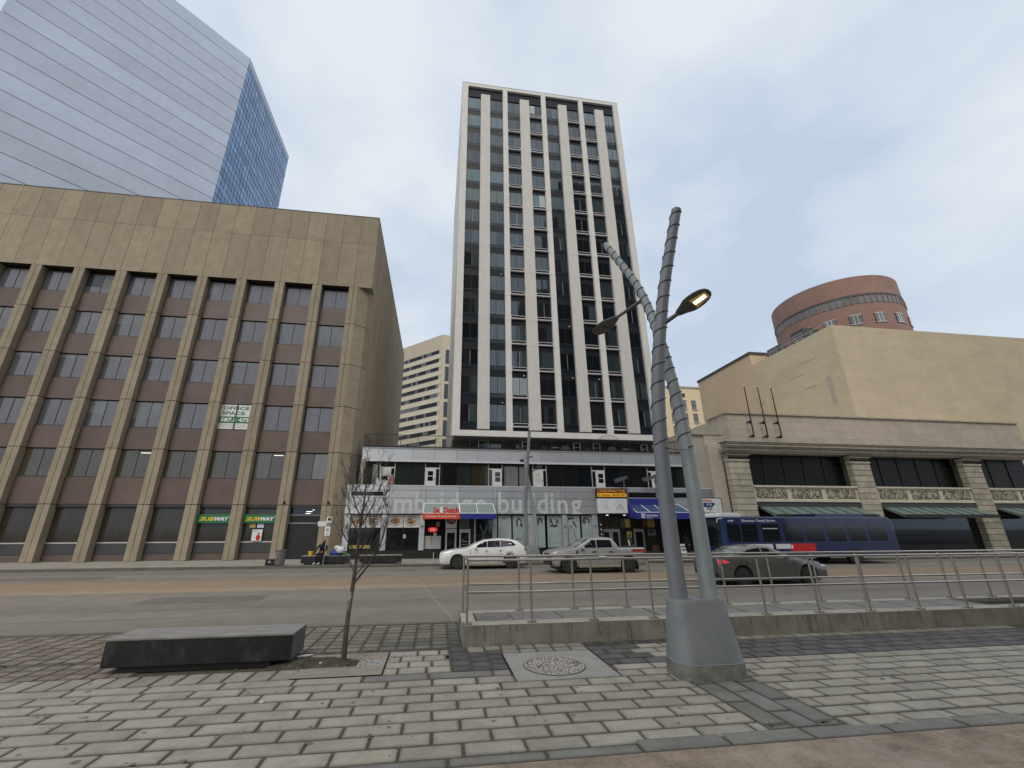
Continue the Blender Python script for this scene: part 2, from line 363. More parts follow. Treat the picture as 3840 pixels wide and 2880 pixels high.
def text_geo(txt, bold=0.0):
    cu = bpy.data.curves.new('t', 'FONT'); cu.body = txt; cu.resolution_u = 3; cu.offset = bold
    o = bpy.data.objects.new('t', cu); COL.objects.link(o)
    dg = bpy.context.evaluated_depsgraph_get(); dg.update()
    me = bpy.data.meshes.new_from_object(o.evaluated_get(dg))
    vs = [v.co.copy() for v in me.vertices]; fs = [tuple(p.vertices) for p in me.polygons]
    bpy.data.objects.remove(o); bpy.data.curves.remove(cu); bpy.data.meshes.remove(me)
    return vs, fs
def text_on(b, txt, x0, x1, z0, z1, y, m, bold=0.0, depth=.012, clipz=None, zref=None, shear=0):
    """Letters facing -Y standing proud of plane y; fitted to x0..x1 and z0..z1."""
    vs, fs = text_geo(txt, bold)
    if not vs: return
    ax = min(v.x for v in vs); bx = max(v.x for v in vs); ay = min(v.y for v in vs); by = max(v.y for v in vs)
    if zref: ay, by = zref
    P = [(x0 + (v.x - ax) / (bx - ax) * (x1 - x0), z0 + (v.y - ay) / (by - ay) * (z1 - z0)) for v in vs]
    P = [(x + shear * (z - z0), z) for x, z in P]
    bm = bmesh.new(); V = [bm.verts.new((x, 0, z)) for x, z in P]
    for f in fs:
        try: bm.faces.new([V[i] for i in f])
        except ValueError: pass
    if clipz is not None:
        bmesh.ops.bisect_plane(bm, geom=bm.verts[:] + bm.edges[:] + bm.faces[:], plane_co=(0, 0, clipz), plane_no=(0, 0, -1), clear_outer=True)
    for f in bm.faces:
        f.normal_update()
        if f.normal.y > 0: f.normal_flip()
    bm.verts.ensure_lookup_table(); idx = {v: i for i, v in enumerate(bm.verts)}
    vs2 = [(v.co.x, y - depth, v.co.z) for v in bm.verts]; n = len(vs2)
    vs2 += [(v.co.x, y + .002, v.co.z) for v in bm.verts]
    fs2 = [tuple(idx[v] for v in f.verts) for f in bm.faces]
    for e in bm.edges:
        if len(e.link_faces) == 1:
            a, c = idx[e.verts[0]], idx[e.verts[1]]; fs2.append((a, c, c + n, a + n))
    b.raw(vs2, fs2, m); bm.free()

# ------------------------------------------------------------------ camera, light, sky
def camera():
    f, yaw, pitch, roll, cx, cy_ = 1548.153, math.radians(7.95975), math.radians(18.55233), math.radians(-.164096), 1858.387, 1462.172
    cy, sy, cp, sp, cr, sr = math.cos(yaw), math.sin(yaw), math.cos(pitch), math.sin(pitch), math.cos(roll), math.sin(roll)
    F = Vector((sy * cp, cy * cp, sp)); R = Vector((cy, -sy, 0)); U = R.cross(F)
    R2 = R * cr + U * sr; U2 = U * cr - R * sr
    cd = bpy.data.cameras.new('camera'); cd.sensor_fit = 'HORIZONTAL'; cd.sensor_width = 36; cd.lens = f / 3840 * 36
    cd.shift_x = (1920 - cx) / 3840; cd.shift_y = (cy_ - 1440) / 3840; cd.clip_start = .1; cd.clip_end = 3000
    o = bpy.data.objects.new('camera', cd); COL.objects.link(o)
    o.matrix_world = Matrix(((R2.x, U2.x, -F.x, 0), (R2.y, U2.y, -F.y, 0), (R2.z, U2.z, -F.z, 2.0), (0, 0, 0, 1)))
    sc.camera = o
camera()
SUN_EL, SUN_AZ = math.radians(48), math.radians(200)   # azimuth measured clockwise from +Y
def world():
    w = bpy.data.worlds.new('World'); sc.world = w; w.use_nodes = True; nt = w.node_tree; N = nt.nodes; L = nt.links
    bg = N['Background']; sky = N.new('ShaderNodeTexSky'); sky.sky_type = 'NISHITA'; sky.sun_disc = False
    sky.sun_elevation = SUN_EL; sky.sun_rotation = SUN_AZ; sky.air_density = 1.; sky.dust_density = 1.5
    bg2 = N.new('ShaderNodeBackground'); mixs = N.new('ShaderNodeMixShader')
    L.new(sky.outputs[0], bg.inputs[0]); bg.inputs[1].default_value = .05
    tc = N.new('ShaderNodeTexCoord'); mp = N.new('ShaderNodeMapping'); mp.inputs['Scale'].default_value = (1, 1, 1.8); L.new(tc.outputs['Generated'], mp.inputs[0])
    n = N.new('ShaderNodeTexNoise'); n.inputs['Scale'].default_value = 2.2; n.inputs['Detail'].default_value = 7; n.inputs['Roughness'].default_value = .5; L.new(mp.outputs[0], n.inputs['Vector'])
    cr = N.new('ShaderNodeValToRGB'); L.new(n.outputs['Fac'], cr.inputs[0])
    e = cr.color_ramp.elements; e[0].position = .36; e[0].color = (.57, .68, .84, 1); e[1].position = .64; e[1].color = (.84, .89, .95, 1)
    m1 = e = cr.color_ramp.elements.new(.5); m1.color = (.71, .795, .905, 1)
    # the cloud deck is whiter and brighter overhead and over the open street behind the viewer
    sx = N.new('ShaderNodeSeparateXYZ'); L.new(tc.outputs['Generated'], sx.inputs[0])
    ma = N.new('ShaderNodeMath'); ma.operation = 'MULTIPLY_ADD'; L.new(sx.outputs['Y'], ma.inputs[0]); ma.inputs[1].default_value = -1.0; L.new(sx.outputs['Z'], ma.inputs[2])
    mr = N.new('ShaderNodeMapRange'); mr.interpolation_type = 'SMOOTHSTEP'; mr.inputs[1].default_value = .62; mr.inputs[2].default_value = 1.15; L.new(ma.outputs[0], mr.inputs[0])
    mx = N.new('ShaderNodeMix'); mx.data_type = 'RGBA'; L.new(mr.outputs[0], mx.inputs[0]); L.new(cr.outputs[0], mx.inputs[6]); mx.inputs[7].default_value = (1.22, 1.20, 1.14, 1)
    L.new(mx.outputs[2], bg2.inputs[0]); bg2.inputs[1].default_value = 1.
    mixs.inputs[0].default_value = .92
    L.new(bg.outputs[0], mixs.inputs[1]); L.new(bg2.outputs[0], mixs.inputs[2]); L.new(mixs.outputs[0], N['World Output'].inputs[0])
    ld = bpy.data.lights.new('sun', 'SUN'); ld.energy = 1.25; ld.angle = math.radians(25); ld.color = (1, .93, .83)
    o = bpy.data.objects.new('sun', ld); COL.objects.link(o)
    d = Vector((math.sin(SUN_AZ) * math.cos(SUN_EL), math.cos(SUN_AZ) * math.cos(SUN_EL), math.sin(SUN_EL)))
    o.rotation_euler = d.to_track_quat('Z', 'Y').to_euler(); o.location = (0, -20, 60)
world()
sc.view_settings.view_transform = 'Standard'; sc.view_settings.look = 'None'; sc.view_settings.gamma = 1; sc.view_settings.exposure = 0.0
sc.render.engine = 'CYCLES'
#@@PART2
# ------------------------------------------------------------------ the ground
struct(one('ground', lambda b: b.box(-700, 700, -300, 1100, -.6, -.2, 'asphalt_far'), None, None))
struct(one('road', lambda b: b.box(-120, 140, 10.62, 27.0, -.19, -.15, 'road'), None, None))
def fkerb(b):
    x = -60
    while x < 80:
        b.box(x + .004, x + 2.996, 26.98, 27.16, -.19, 0.004, 'kerb', random.uniform(.9, 1.1)); x += 3
struct(one('kerb', fkerb, None, None))
def fpav(b):
    b.box(-60, 80, 27.16, 60, -.19, -.012, 'kerb')
    y = 27.165
    while y < 32:
        x = -60 + random.uniform(0, 1)
        while x < 60: b.box(x, x + 1.49, y, y + 1.49, -.012, 0, 'side_concrete', random.uniform(.9, 1.08)); x += 1.5
        y += 1.5
struct(one('pavement', fpav, None, None))
struct(one('plaza', lambda b: b.box(-60, 80, -60, 10.60, -.19, -.014, 'sandjoint'), None, None))
struct(one('plaza_kerb', lambda b: b.box(-60, 80, 10.45, 10.62, -.19, .003, 'kerb'), None, None))

def paver(b, x0, x1, y0, y1, m, tint, g=.0155, h=0.0, j=.005, cc=.016, gy=None):
    """One paver with clipped corners, a small bevelled edge and a slightly irregular outline."""
    gy = gy or g * 1.0; x0 += g; x1 -= g; y0 += gy; y1 -= gy
    if x1 - x0 < .03 or y1 - y0 < .03: return
    r = lambda: random.uniform(-j, j)
    c = min(cc * random.uniform(.5, 1.4), (x1 - x0) / 3, (y1 - y0) / 3)
    P = [(x0 + c, y0), (x1 - c, y0), (x1, y0 + c), (x1, y1 - c), (x1 - c, y1), (x0 + c, y1), (x0, y1 - c), (x0, y0 + c)]
    P = [(x + r(), y + r()) for x, y in P]; cx, cy = (x0 + x1) / 2, (y0 + y1) / 2
    def ins(p, d): return (p[0] + (cx - p[0]) / max(abs(p[0] - cx), .01) * d * (abs(p[0] - cx) > .01), p[1] + (cy - p[1]) / max(abs(p[1] - cy), .01) * d * (abs(p[1] - cy) > .01))
    h += random.uniform(-.0015, .0015)
    if not isinstance(tint, tuple): tint = (tint,) * 3
    v = [(*ins(p, .007), h) for p in P] + [(*p, h - .006) for p in P] + [(*p, h - .016) for p in P]
    f = [(i, 8 + i, 8 + (i + 1) % 8, (i + 1) % 8) for i in range(8)] + [(8 + i, 16 + i, 16 + (i + 1) % 8, 8 + (i + 1) % 8) for i in range(8)]
    b.raw(v, f, m, tuple(c * .72 for c in tint))
    w1 = [(*ins(p, .014 + abs(random.gauss(0, .006))), h) for p in P]; w2 = [(*ins(p, .026 + abs(random.gauss(0, .014))), h) for p in P]
    for A_, B_, k_ in ((v[:8], w1, .78), (w1, w2, .90)): b.raw(A_ + B_, [(i, (i + 1) % 8, 8 + (i + 1) % 8, 8 + i) for i in range(8)], m, tuple(c * k_ for c in tint))   # grime worn into the edges
    b.raw(w2, [tuple(range(8))], m, tint)
HOLES = [(-1.94, -.68, 7.13, 8.28), (1.2, 2.73, 6.56, 7.93), (.585, 40, 8.45, 10.2)]
def clipped(b, x0, x1, y0, y1, m, tint, **k):
    for hx0, hx1, hy0, hy1 in HOLES:
        if x0 < hx1 - .02 and x1 > hx0 + .02 and y0 < hy1 - .02 and y1 > hy0 + .02:
            ym = (y0 + y1) / 2
            if not (hy0 < ym < hy1):
                return
            if x0 < hx0 and x1 > hx0: clipped(b, x0, hx0, y0, y1, m, tint, **k)
            if x1 > hx1 and x0 < hx1: clipped(b, hx1, x1, y0, y1, m, tint, **k)
            return
    paver(b, x0, x1, y0, y1, m, tint, **k)
def tnt(a=.86, c=1.1):
    t = random.uniform(a, c); w = random.uniform(-.004, .024); return (t * (1 + w), t, t * (1 - w * 1.3))
def rows(b, X0, X1, Y0, n, pitch, length, m, phase=.05, half=.305, **k):
    for i in range(n):
        y1 = Y0 - i * pitch; y0 = y1 - pitch; ph = phase + (half if i % 2 else 0)
        x = X0 - ((X0 - ph) % length)
        while x < X1:
            a, c = max(x, X0), min(x + length, X1)
            if c - a > .05: clipped(b, a, c, y0, y1, m, tnt(), gy=.0185, **k)
            x += length
def paving(b):
    # light field in half bond, on a .61 x .268 m module
    rows(b, -9, 3.56, 6.84, 8, .268, .61, 'paver')
    rows(b, 4.48, 12, 6.84, 8, .268, .61, 'paver', phase=.1)
    rows(b, 2.74, 12, 7.11, 1, .268, .61, 'paver', phase=.35)
    rows(b, 2.74, 3.56, 6.84, 0, .268, .61, 'paver')
    # long stones bordering the service strip
    x = -9.2
    while x < 1.2:
        paver(b, x, min(x + .92, 1.2), 6.84, 7.11, 'greypaver' if x > -1 else 'paver', tnt(.9, 1.05) if x < -1 else tnt(.95, 1.15)); x += .92
    # grey band of stones running towards the street on the right
    for i in range(3):
        y = 6.11 + (.3 if i % 2 else 0); x = 3.56 + i * .306
        while y > 4.79:
            clipped(b, x, x + .306, max(y - .61, 4.79), y, 'greypaver', tnt(.82, 1.15)); y -= .61
    for i in range(3): clipped(b, 3.56 + i * .306, 3.866 + i * .306, 6.12, 6.84, 'greypaver', tnt())
    # soldier row left of the tree slab
    x = -9.24
    while x < -1.95: paver(b, x, x + .305, 7.11, 7.56, 'paver', tnt(.8, .98)); x += .305
    # small light stones between slab and dark strip
    for i in range(4):
        y1 = 8.3 - i * .297; x = -.68 - (.2 if i % 2 else 0)
        while x < .33:
            L = random.choice((.36, .42, .48)); a, c = max(x, -.68), min(x + L, .33)
            if c - a > .07: paver(b, a, c, y1 - .297, y1, 'paver', tnt(.95, 1.12), cc=.012)
            x += L
    # dark basalt strips
    for k in range(3):
        y = 8.66 if k == 0 else 8.0
        x = .335 + k * .305; y = 8.7 - (k % 2) * .1
        while y > 7.13:
            dk = y < 8.2 or k == 0
            if x > 1.19 and y < 7.95: break
            clipped(b, x, min(x + .305, 1.2), max(y - .262, 7.12), y, 'basalt' if dk else 'paver', tnt(.75, 1.2) if dk else tnt(.8, .95)); y -= .262
    x = .63
    while x < 12:
        clipped(b, x, x + .305, 8.19, 8.44, 'paver' if x < 2.7 or x > 4.6 else 'basalt', tnt(.72, .92)); x += .305
    x = 1.22
    while x < 2.7: clipped(b, x, x + .305, 7.94, 8.18, 'paver', tnt(.7, .9)); x += .305
    for i in range(4):
        y1 = 8.18 - i * .267; x = 2.745 - (.23 if i % 2 else 0)
        while x < 12:
            light = 3.3 < x < 4.3 and i < 3
            clipped(b, max(x, 2.745), x + .46, y1 - .267, y1, 'paver' if light else 'basalt', tnt(.85, 1.05) if light else tnt(.7, 1.25)); x += .46
    # grid of small stones near the street, dirty joints
    for k in range(-30, 12):
        x = .33 + (k - 11) * .306 if k < 12 else 0
        y = 10.42
        while y > 8.33:
            if not (x > .30):
                far = (10.42 - y) / 2.1
                dk = (k >= 7 and y < 9.3) 
                clipped(b, x, x + .306, max(y - .25, 8.32), y, 'greypaver' if dk else 'brownpaver', tnt(.8, 1.25) if not dk else tnt(.6, .95), g=.018, gy=.021)
            y -= .25
    for k in range(-30, -4):
        y = 8.31; x = .33 + (k - 11) * .306
        while y > 7.6:
            if x < -1.96: paver(b, x, min(x + .306, -1.95), max(y - .25, 7.57), y, 'brownpaver', tnt(.9, 1.25), g=.014, gy=.018)
            y -= .25
    y = 10.42
    while y > 8.72: paver(b, .335, .57, y - .25, y, 'greypaver', tnt(.55, .75), g=.016); y -= .25
    # long grey border stones and the plain slab in the near right corner
    x = -9
    while x < 12: paver(b, x, x + .92, 4.53, 4.70 if x < 1.5 else 4.79, 'greypaver', tnt(.85, 1.05)); x += .92
struct(one('plaza_paving', paving, None, None))
def cracks(b):
    R = random.Random(17)
    def line(P, w, m):
        for (ax, ay), (cx, cy) in zip(P, P[1:]):
            d = Vector((cx - ax, cy - ay)).normalized(); n = Vector((-d.y, d.x)) * w / 2
            b.raw([(ax - n.x, ay - n.y, -.146), (cx - n.x, cy - n.y, -.146), (cx + n.x, cy + n.y, -.146), (ax + n.x, ay + n.y, -.146)], [(0, 3, 2, 1)], m)
    def wander(x, y, dx, dy, n, j): 
        P = [(x, y)]
        for _ in range(n): x += dx + R.uniform(-j, j); y += dy + R.uniform(-j, j); P.append((x, y))
        return P
    line(wander(.62, 10.8, -.06, .42, 24, .02), .035, 'crackpale'); line(wander(-2.2, 13.2, .12, .3, 9, .03), .02, 'crackpale'); line(wander(-1.9, 12.3, .3, .18, 5, .05), .02, 'crackpale')
    for x, y, dx, dy, n in ((-9, 14, .5, .03, 14), (3, 13, .5, -.02, 22), (-14, 24.5, .6, .0, 40), (-6, 20.5, .1, .5, 10), (8, 18, .2, .5, 12), (-16, 12.4, .5, .02, 20), (14, 14.5, .5, .05, 20), (-20, 17, .3, .4, 14)): line(wander(x, y, dx, dy, n, .06), .018, 'tar')
struct(one('road_cracks', cracks, None, None))
def patches(b):
    for x0, x1, y0, y1, m in ((-9, -5.5, 15.2, 16.6, 'patch'), (5.2, 9.4, 11.6, 12.7, 'patch'), (-2.0, -.9, 24.2, 25.2, 'patch'), (12, 19, 19.6, 20.5, 'patch'), (-22, -15, 22.8, 24, 'patch')): b.prism([(x0, y0), (x1 + .1, y0 + .05), (x1, y1), (x0 - .08, y1 - .04)], -.1495, -.1475, m)
struct(one('road_patches', patches, None, None))
def spots(b):
    R = random.Random(23)
    for _ in range(240):
        x, y = R.uniform(-5, 8), R.uniform(4.6, 8.2); r = abs(R.gauss(0, .012)) + .008
        if 1.1 < x < 2.8 and y > 6.5: continue
        b.raw([(x + r * R.uniform(.7, 1.3) * math.cos(2 * PI * k / 7), y + r * R.uniform(.7, 1.2) * math.sin(2 * PI * k / 7), .0035) for k in range(7)], [tuple(range(7))], 'gum')
struct(one('gum_spots', spots, None, None), 'stuff')
struct(one('concrete_apron', lambda b: b.box(-12, 14, -2, 4.515, -.05, .001, 'brownslab'), None, None))
def treeslab(b):
    X0, X1, Y0, Y1 = -1.935, -.69, 7.14, 8.275
    hx0, hx1, hy0, hy1 = -1.94, -1.11, 7.56, 7.90
    b.box(X0, X1, Y0, hy0, -.05, .003, 'tanslab'); b.box(X0, X1, hy1, Y1, -.05, .003, 'tanslab')
    b.box(hx1, X1, hy0, hy1, -.05, .003, 'slab'); b.box(X0, hx1, hy0, hy1, -.1, -.07, 'soil')
    b.box(X0 - .03, X0, Y0 - .03, Y1 + .03, -.05, -.004, 'darkvoid'); b.box(X1, X1 + .014, Y0 - .015, Y1, -.05, -.002, 'darkvoid'); b.box(X0, X1, Y0 - .014, Y0, -.05, -.002, 'darkvoid')
struct(one('tree_pit_slab', treeslab, None, None))
def soilheap(b):
    n = 28; vs = []; fs = []
    for i in range(n + 1):
        for j in range(n + 1):
            x = -2.45 + 1.35 * i / n; y = 7.52 + .62 * j / n
            u = (x + 1.85) / .62; v = (y - 7.82) / .26
            h = .10 * math.exp(-u * u - v * v) + .05 * math.exp(-((x + 1.45) / .25) ** 2 - ((y - 7.75) / .13) ** 2)
            vs.append((x, y, -.035 + h + random.uniform(-.008, .012) * (h > .02)))
    for i in range(n):
        for j in range(n): fs.append((i * (n + 1) + j, (i + 1) * (n + 1) + j, (i + 1) * (n + 1) + j + 1, i * (n + 1) + j + 1))
    b.raw(vs, fs, 'soil', smooth=False)
struct(one('soil', soilheap, None, None), 'stuff')
def debris(b):
    for _ in range(260):
        a = random.uniform(0, 2 * PI); r = abs(random.gauss(0, .5)); x = -1.4 + r * math.cos(a) * 1.2; y = 7.85 + r * math.sin(a) * .5
        if y < 7.2: continue
        s = random.uniform(.004, .013); b.box(x, x + s * 2, y, y + s, .002, .008, 'debris')
struct(one('leaf_debris', debris, None, None), 'stuff')
one('litter_scrap', lambda b: b.prism([(-2.07, 7.98), (-1.93, 8.02), (-1.88, 8.10), (-2.02, 8.08), (-2.12, 8.0)], .055, .066, 'textwhite'), 'flat white scrap of litter beside the tree soil next to the bench', 'litter')
one('litter_cup', lambda b: b.cyl((-1.66, 7.66, .02), .018, .035, 'textwhite', n=10), 'tiny white cup lid lying on the dark soil under the bare tree', 'litter')
one('paper_scrap', lambda b: b.box(-2.02, -1.985, 6.29, 6.315, .002, .012, 'textwhite'), 'small white paper scrap on the light paving in front of the bench', 'litter')

# manhole in its concrete slab
def mslab(b):
    b.box(1.215, 2.715, 6.575, 7.915, -.05, .002, 'slab'); b.box(2.715, 2.735, 6.56, 7.93, -.05, .0, 'darkvoid'); b.box(1.19, 1.215, 6.9, 7.93, -.05, -.003, 'darkvoid'); b.box(1.215, 2.715, 7.915, 7.93, -.05, -.003, 'darkvoid')
struct(one('manhole_slab', mslab, None, None))
t = thing('manhole_cover', 'round cast iron manhole cover with broken pattern set in a pale concrete slab', 'manhole', (1.9, 7.17, 0))
def ring(b):
    n = 48; 
    for i in range(n):
        a, c = 2 * PI * i / n, 2 * PI * (i + 1) / n
        for r0, r1, z, m in ((.462, .478, .006, 'wire'), (.435, .462, .010, 'rimconc'), (.425, .435, .004, 'wire')):
            b.face([(1.9 + r0 * math.cos(a), 7.17 + r0 * math.sin(a), z), (1.9 + r1 * math.cos(a), 7.17 + r1 * math.sin(a), z), (1.9 + r1 * math.cos(c), 7.17 + r1 * math.sin(c), z), (1.9 + r0 * math.cos(c), 7.17 + r0 * math.sin(c), z)], m)
part('rim', t, ring)
part('plate', t, lambda b: b.cyl((1.9, 7.17, -.02), .426, .028, 'cover', n=48))

# ------------------------------------------------------------------ the raised grating platform and its handrail
plat = thing('grating_platform', 'long low concrete kerb platform topped with steel gratings beside the road', 'platform', (.58, 8.45, 0))
def platbase(b):
    X0, X1 = .58, 30
    b.box(X0, X1, 8.45, 8.78, -.1, .325, 'wallconc'); b.box(X0, X0 + .26, 8.78, 9.78, -.1, .325, 'wallconc'); b.box(X0, X1, 9.60, 9.86, -.16, .325, 'wallconc')
    b.box(X0 + .26, X1, 8.78, 9.60, -.1, .25, 'darkvoid')
    b.box(X0 - .004, X1, 8.446, 8.78, .325, .333, 'rimconc'); b.box(X0 - .004, X0 + .26, 8.78, 9.86, .325, .333, 'rimconc'); b.box(X0 + .26, X1, 9.60, 9.864, .325, .333, 'rimconc')
    random.seed(3); x = .95
    while x < 12:  # hairline shrinkage cracks and drip stains
        z = random.choice((.32, .32, .3)); zend = random.choice((.03, .03, .14, .2)); hw_ = random.choice((.004, .006, .012)); px = x; pts = []
        while z > zend: pts.append((px, z)); px += random.uniform(-.02, .02); z -= .05
        for (ax, az), (cx, cz) in zip(pts, pts[1:]): b.face([(ax - hw_, 8.4465, az), (cx - hw_, 8.4465, cz), (cx + hw_, 8.4465, cz), (ax + hw_, 8.4465, az)], 'kerb' if hw_ > .01 else 'sandjoint')
        x += random.choice((.12, .3, .5, .8)) * random.uniform(.7, 1.3)
part('concrete_base', plat, platbase, bevel=.006)
x = .86
for k in range(12):
    w = 1.0 if k else .72
    def gp(b, x=x, w=w, k=k):
        b.box(x + .01, x + w - .01, 8.79, 8.81, .29, .325, 'grate'); b.box(x + .01, x + w - .01, 9.57, 9.59, .29, .325, 'grate')
        b.box(x + .005, x + .02, 8.79, 9.59, .29, .328, 'steel'); b.box(x + w - .02, x + w - .005, 8.79, 9.59, .29, .328, 'steel')
        n = int(w / (.042 if k == 0 else .028))
        for i in range(1, n):
            xx = x + w * i / n; b.box(xx, xx + (.016 if k == 0 else .014), 8.81, 9.57, .295, .324, 'grate')
        for j in range(3): yy = 8.98 + j * .2; b.box(x + .02, x + w - .02, yy, yy + .006, .30, .3225, 'grate')
    part('grate_panel', plat, gp); x += w
rail = thing('handrail', 'long stainless steel handrail with two pipe rails on the grating platform', 'railing', (.65, 8.52, .333))
def rl(y, z): return lambda b: b.tube([(.65, y, z), (30, y, z)], .0235, 'steel', 10)
part('top_rail', rail, rl(8.52, 1.42)); part('top_rail', rail, rl(9.70, 1.42))
part('mid_rail', rail, rl(8.52, .86)); part('mid_rail', rail, rl(9.70, .86))
part('end_rail', rail, lambda b: b.tube([(.65, 8.50, 1.42), (.65, 9.72, 1.42)], .0235, 'steel', 10)); part('end_rail', rail, lambda b: b.tube([(.65, 8.52, .86), (.65, 9.70, .86)], .021, 'steel', 10))
for i in range(13):
    for y in (8.52, 9.70):
        x = .65 + i * 1.213
        p = part('post', rail, lambda b: b.tube([(x, y, .34), (x, y, 1.40)], .0225, 'steel', 10))
        def bp(b):
            b.box(x - .085, x + .085, y - .055, y + .055, .334, .346, 'steel')
            for sx in (-.06, .06):
                for sy in (-.035, .035): b.cyl((x + sx, y + sy, .346), .011, .022, 'steel', n=6)
        part('base_plate', p, bp)
one('sandwich_wrapper', lambda b: b.blob((3.35, 8.52, 1.455), (.10, .03, .018), 'clothwhite', jit=.15), 'small white rag lying on top of the steel handrail', 'rag')

# ------------------------------------------------------------------ street lamps (two crossing poles on one tapered base)
def smooth_path(P, n=7):
    P = [Vector(p) for p in P]; out = []
    for i in range(len(P) - 1):
        p0 = P[max(i - 1, 0)]; p1 = P[i]; p2 = P[i + 1]; p3 = P[min(i + 2, len(P) - 1)]
        for k in range(n):
            t = k / n; out.append(.5 * ((2 * p1) + (p2 - p0) * t + (2 * p0 - 5 * p1 + 4 * p2 - p3) * t * t + (3 * p1 - p0 - 3 * p2 + p3) * t ** 3))
    out.append(P[-1]); return out
def helix(path, rads, z0, z1, pitch, extra=.008):
    L = [0]
    for a, c in zip(path, path[1:]): L.append(L[-1] + (c - a).length)
    tot = L[-1]; pts = []; s = z0
    while s < min(z1, tot - .02):
        i = max(k for k in range(len(L)) if L[k] <= s); i = min(i, len(path) - 2)
        t = (s - L[i]) / (L[i + 1] - L[i]); p = path[i].lerp(path[i + 1], t); d = (path[i + 1] - path[i]).normalized()
        u = Vector((1, 0, 0)); u = (u - d * u.dot(d)).normalized(); w = d.cross(u); r = rads[i] * (1 - t) + rads[i + 1] * t + extra
        a = 2 * PI * s / pitch; pts.append(p + u * math.cos(a) * r + w * math.sin(a) * r); s += pitch / 16
    return pts
def lamp_head(b, base, tip, lit, w=.185):
    base, tip = Vector(base), Vector(tip); d = (tip - base); L = d.length; d.normalize(); side = d.cross(Vector((0, 0, 1))).normalized(); up = side.cross(d).normalized()
    side, up = (side * math.cos(.32) + up * math.sin(.32), up * math.cos(.32) - side * math.sin(.32)) if lit else (side * math.cos(.25) - up * math.sin(.25), up * math.cos(.25) + side * math.sin(.25))
    prof = [(0, .30, .22), (.06, .42, .32), (.2, .62, .42), (.36, .92, .48), (.5, 1.0, .46), (.68, .98, .4), (.84, .84, .32), (.95, .58, .22), (1, .25, .1)]
    vs = []; n = 14
    for t, ww, hh in prof:
        c = base + d * L * t
        for j in range(n):
            a = 2 * PI * j / n; x = math.cos(a) * w * ww; y = math.sin(a) * w * hh * (1. if math.sin(a) > 0 else .35); vs.append(c + side * x + up * y)
    fs = [(i * n + j, i * n + (j + 1) % n, (i + 1) * n + (j + 1) % n, (i + 1) * n + j) for i in range(len(prof) - 1) for j in range(n)]
    b.raw(vs, fs, 'lamphead', smooth=True); b.raw([vs[j] for j in range(n)], [tuple(range(n))[::-1]], 'lamphead'); b.raw(vs[-n:], [tuple(range(n))], 'lamphead')
    return base, d, side, up, L
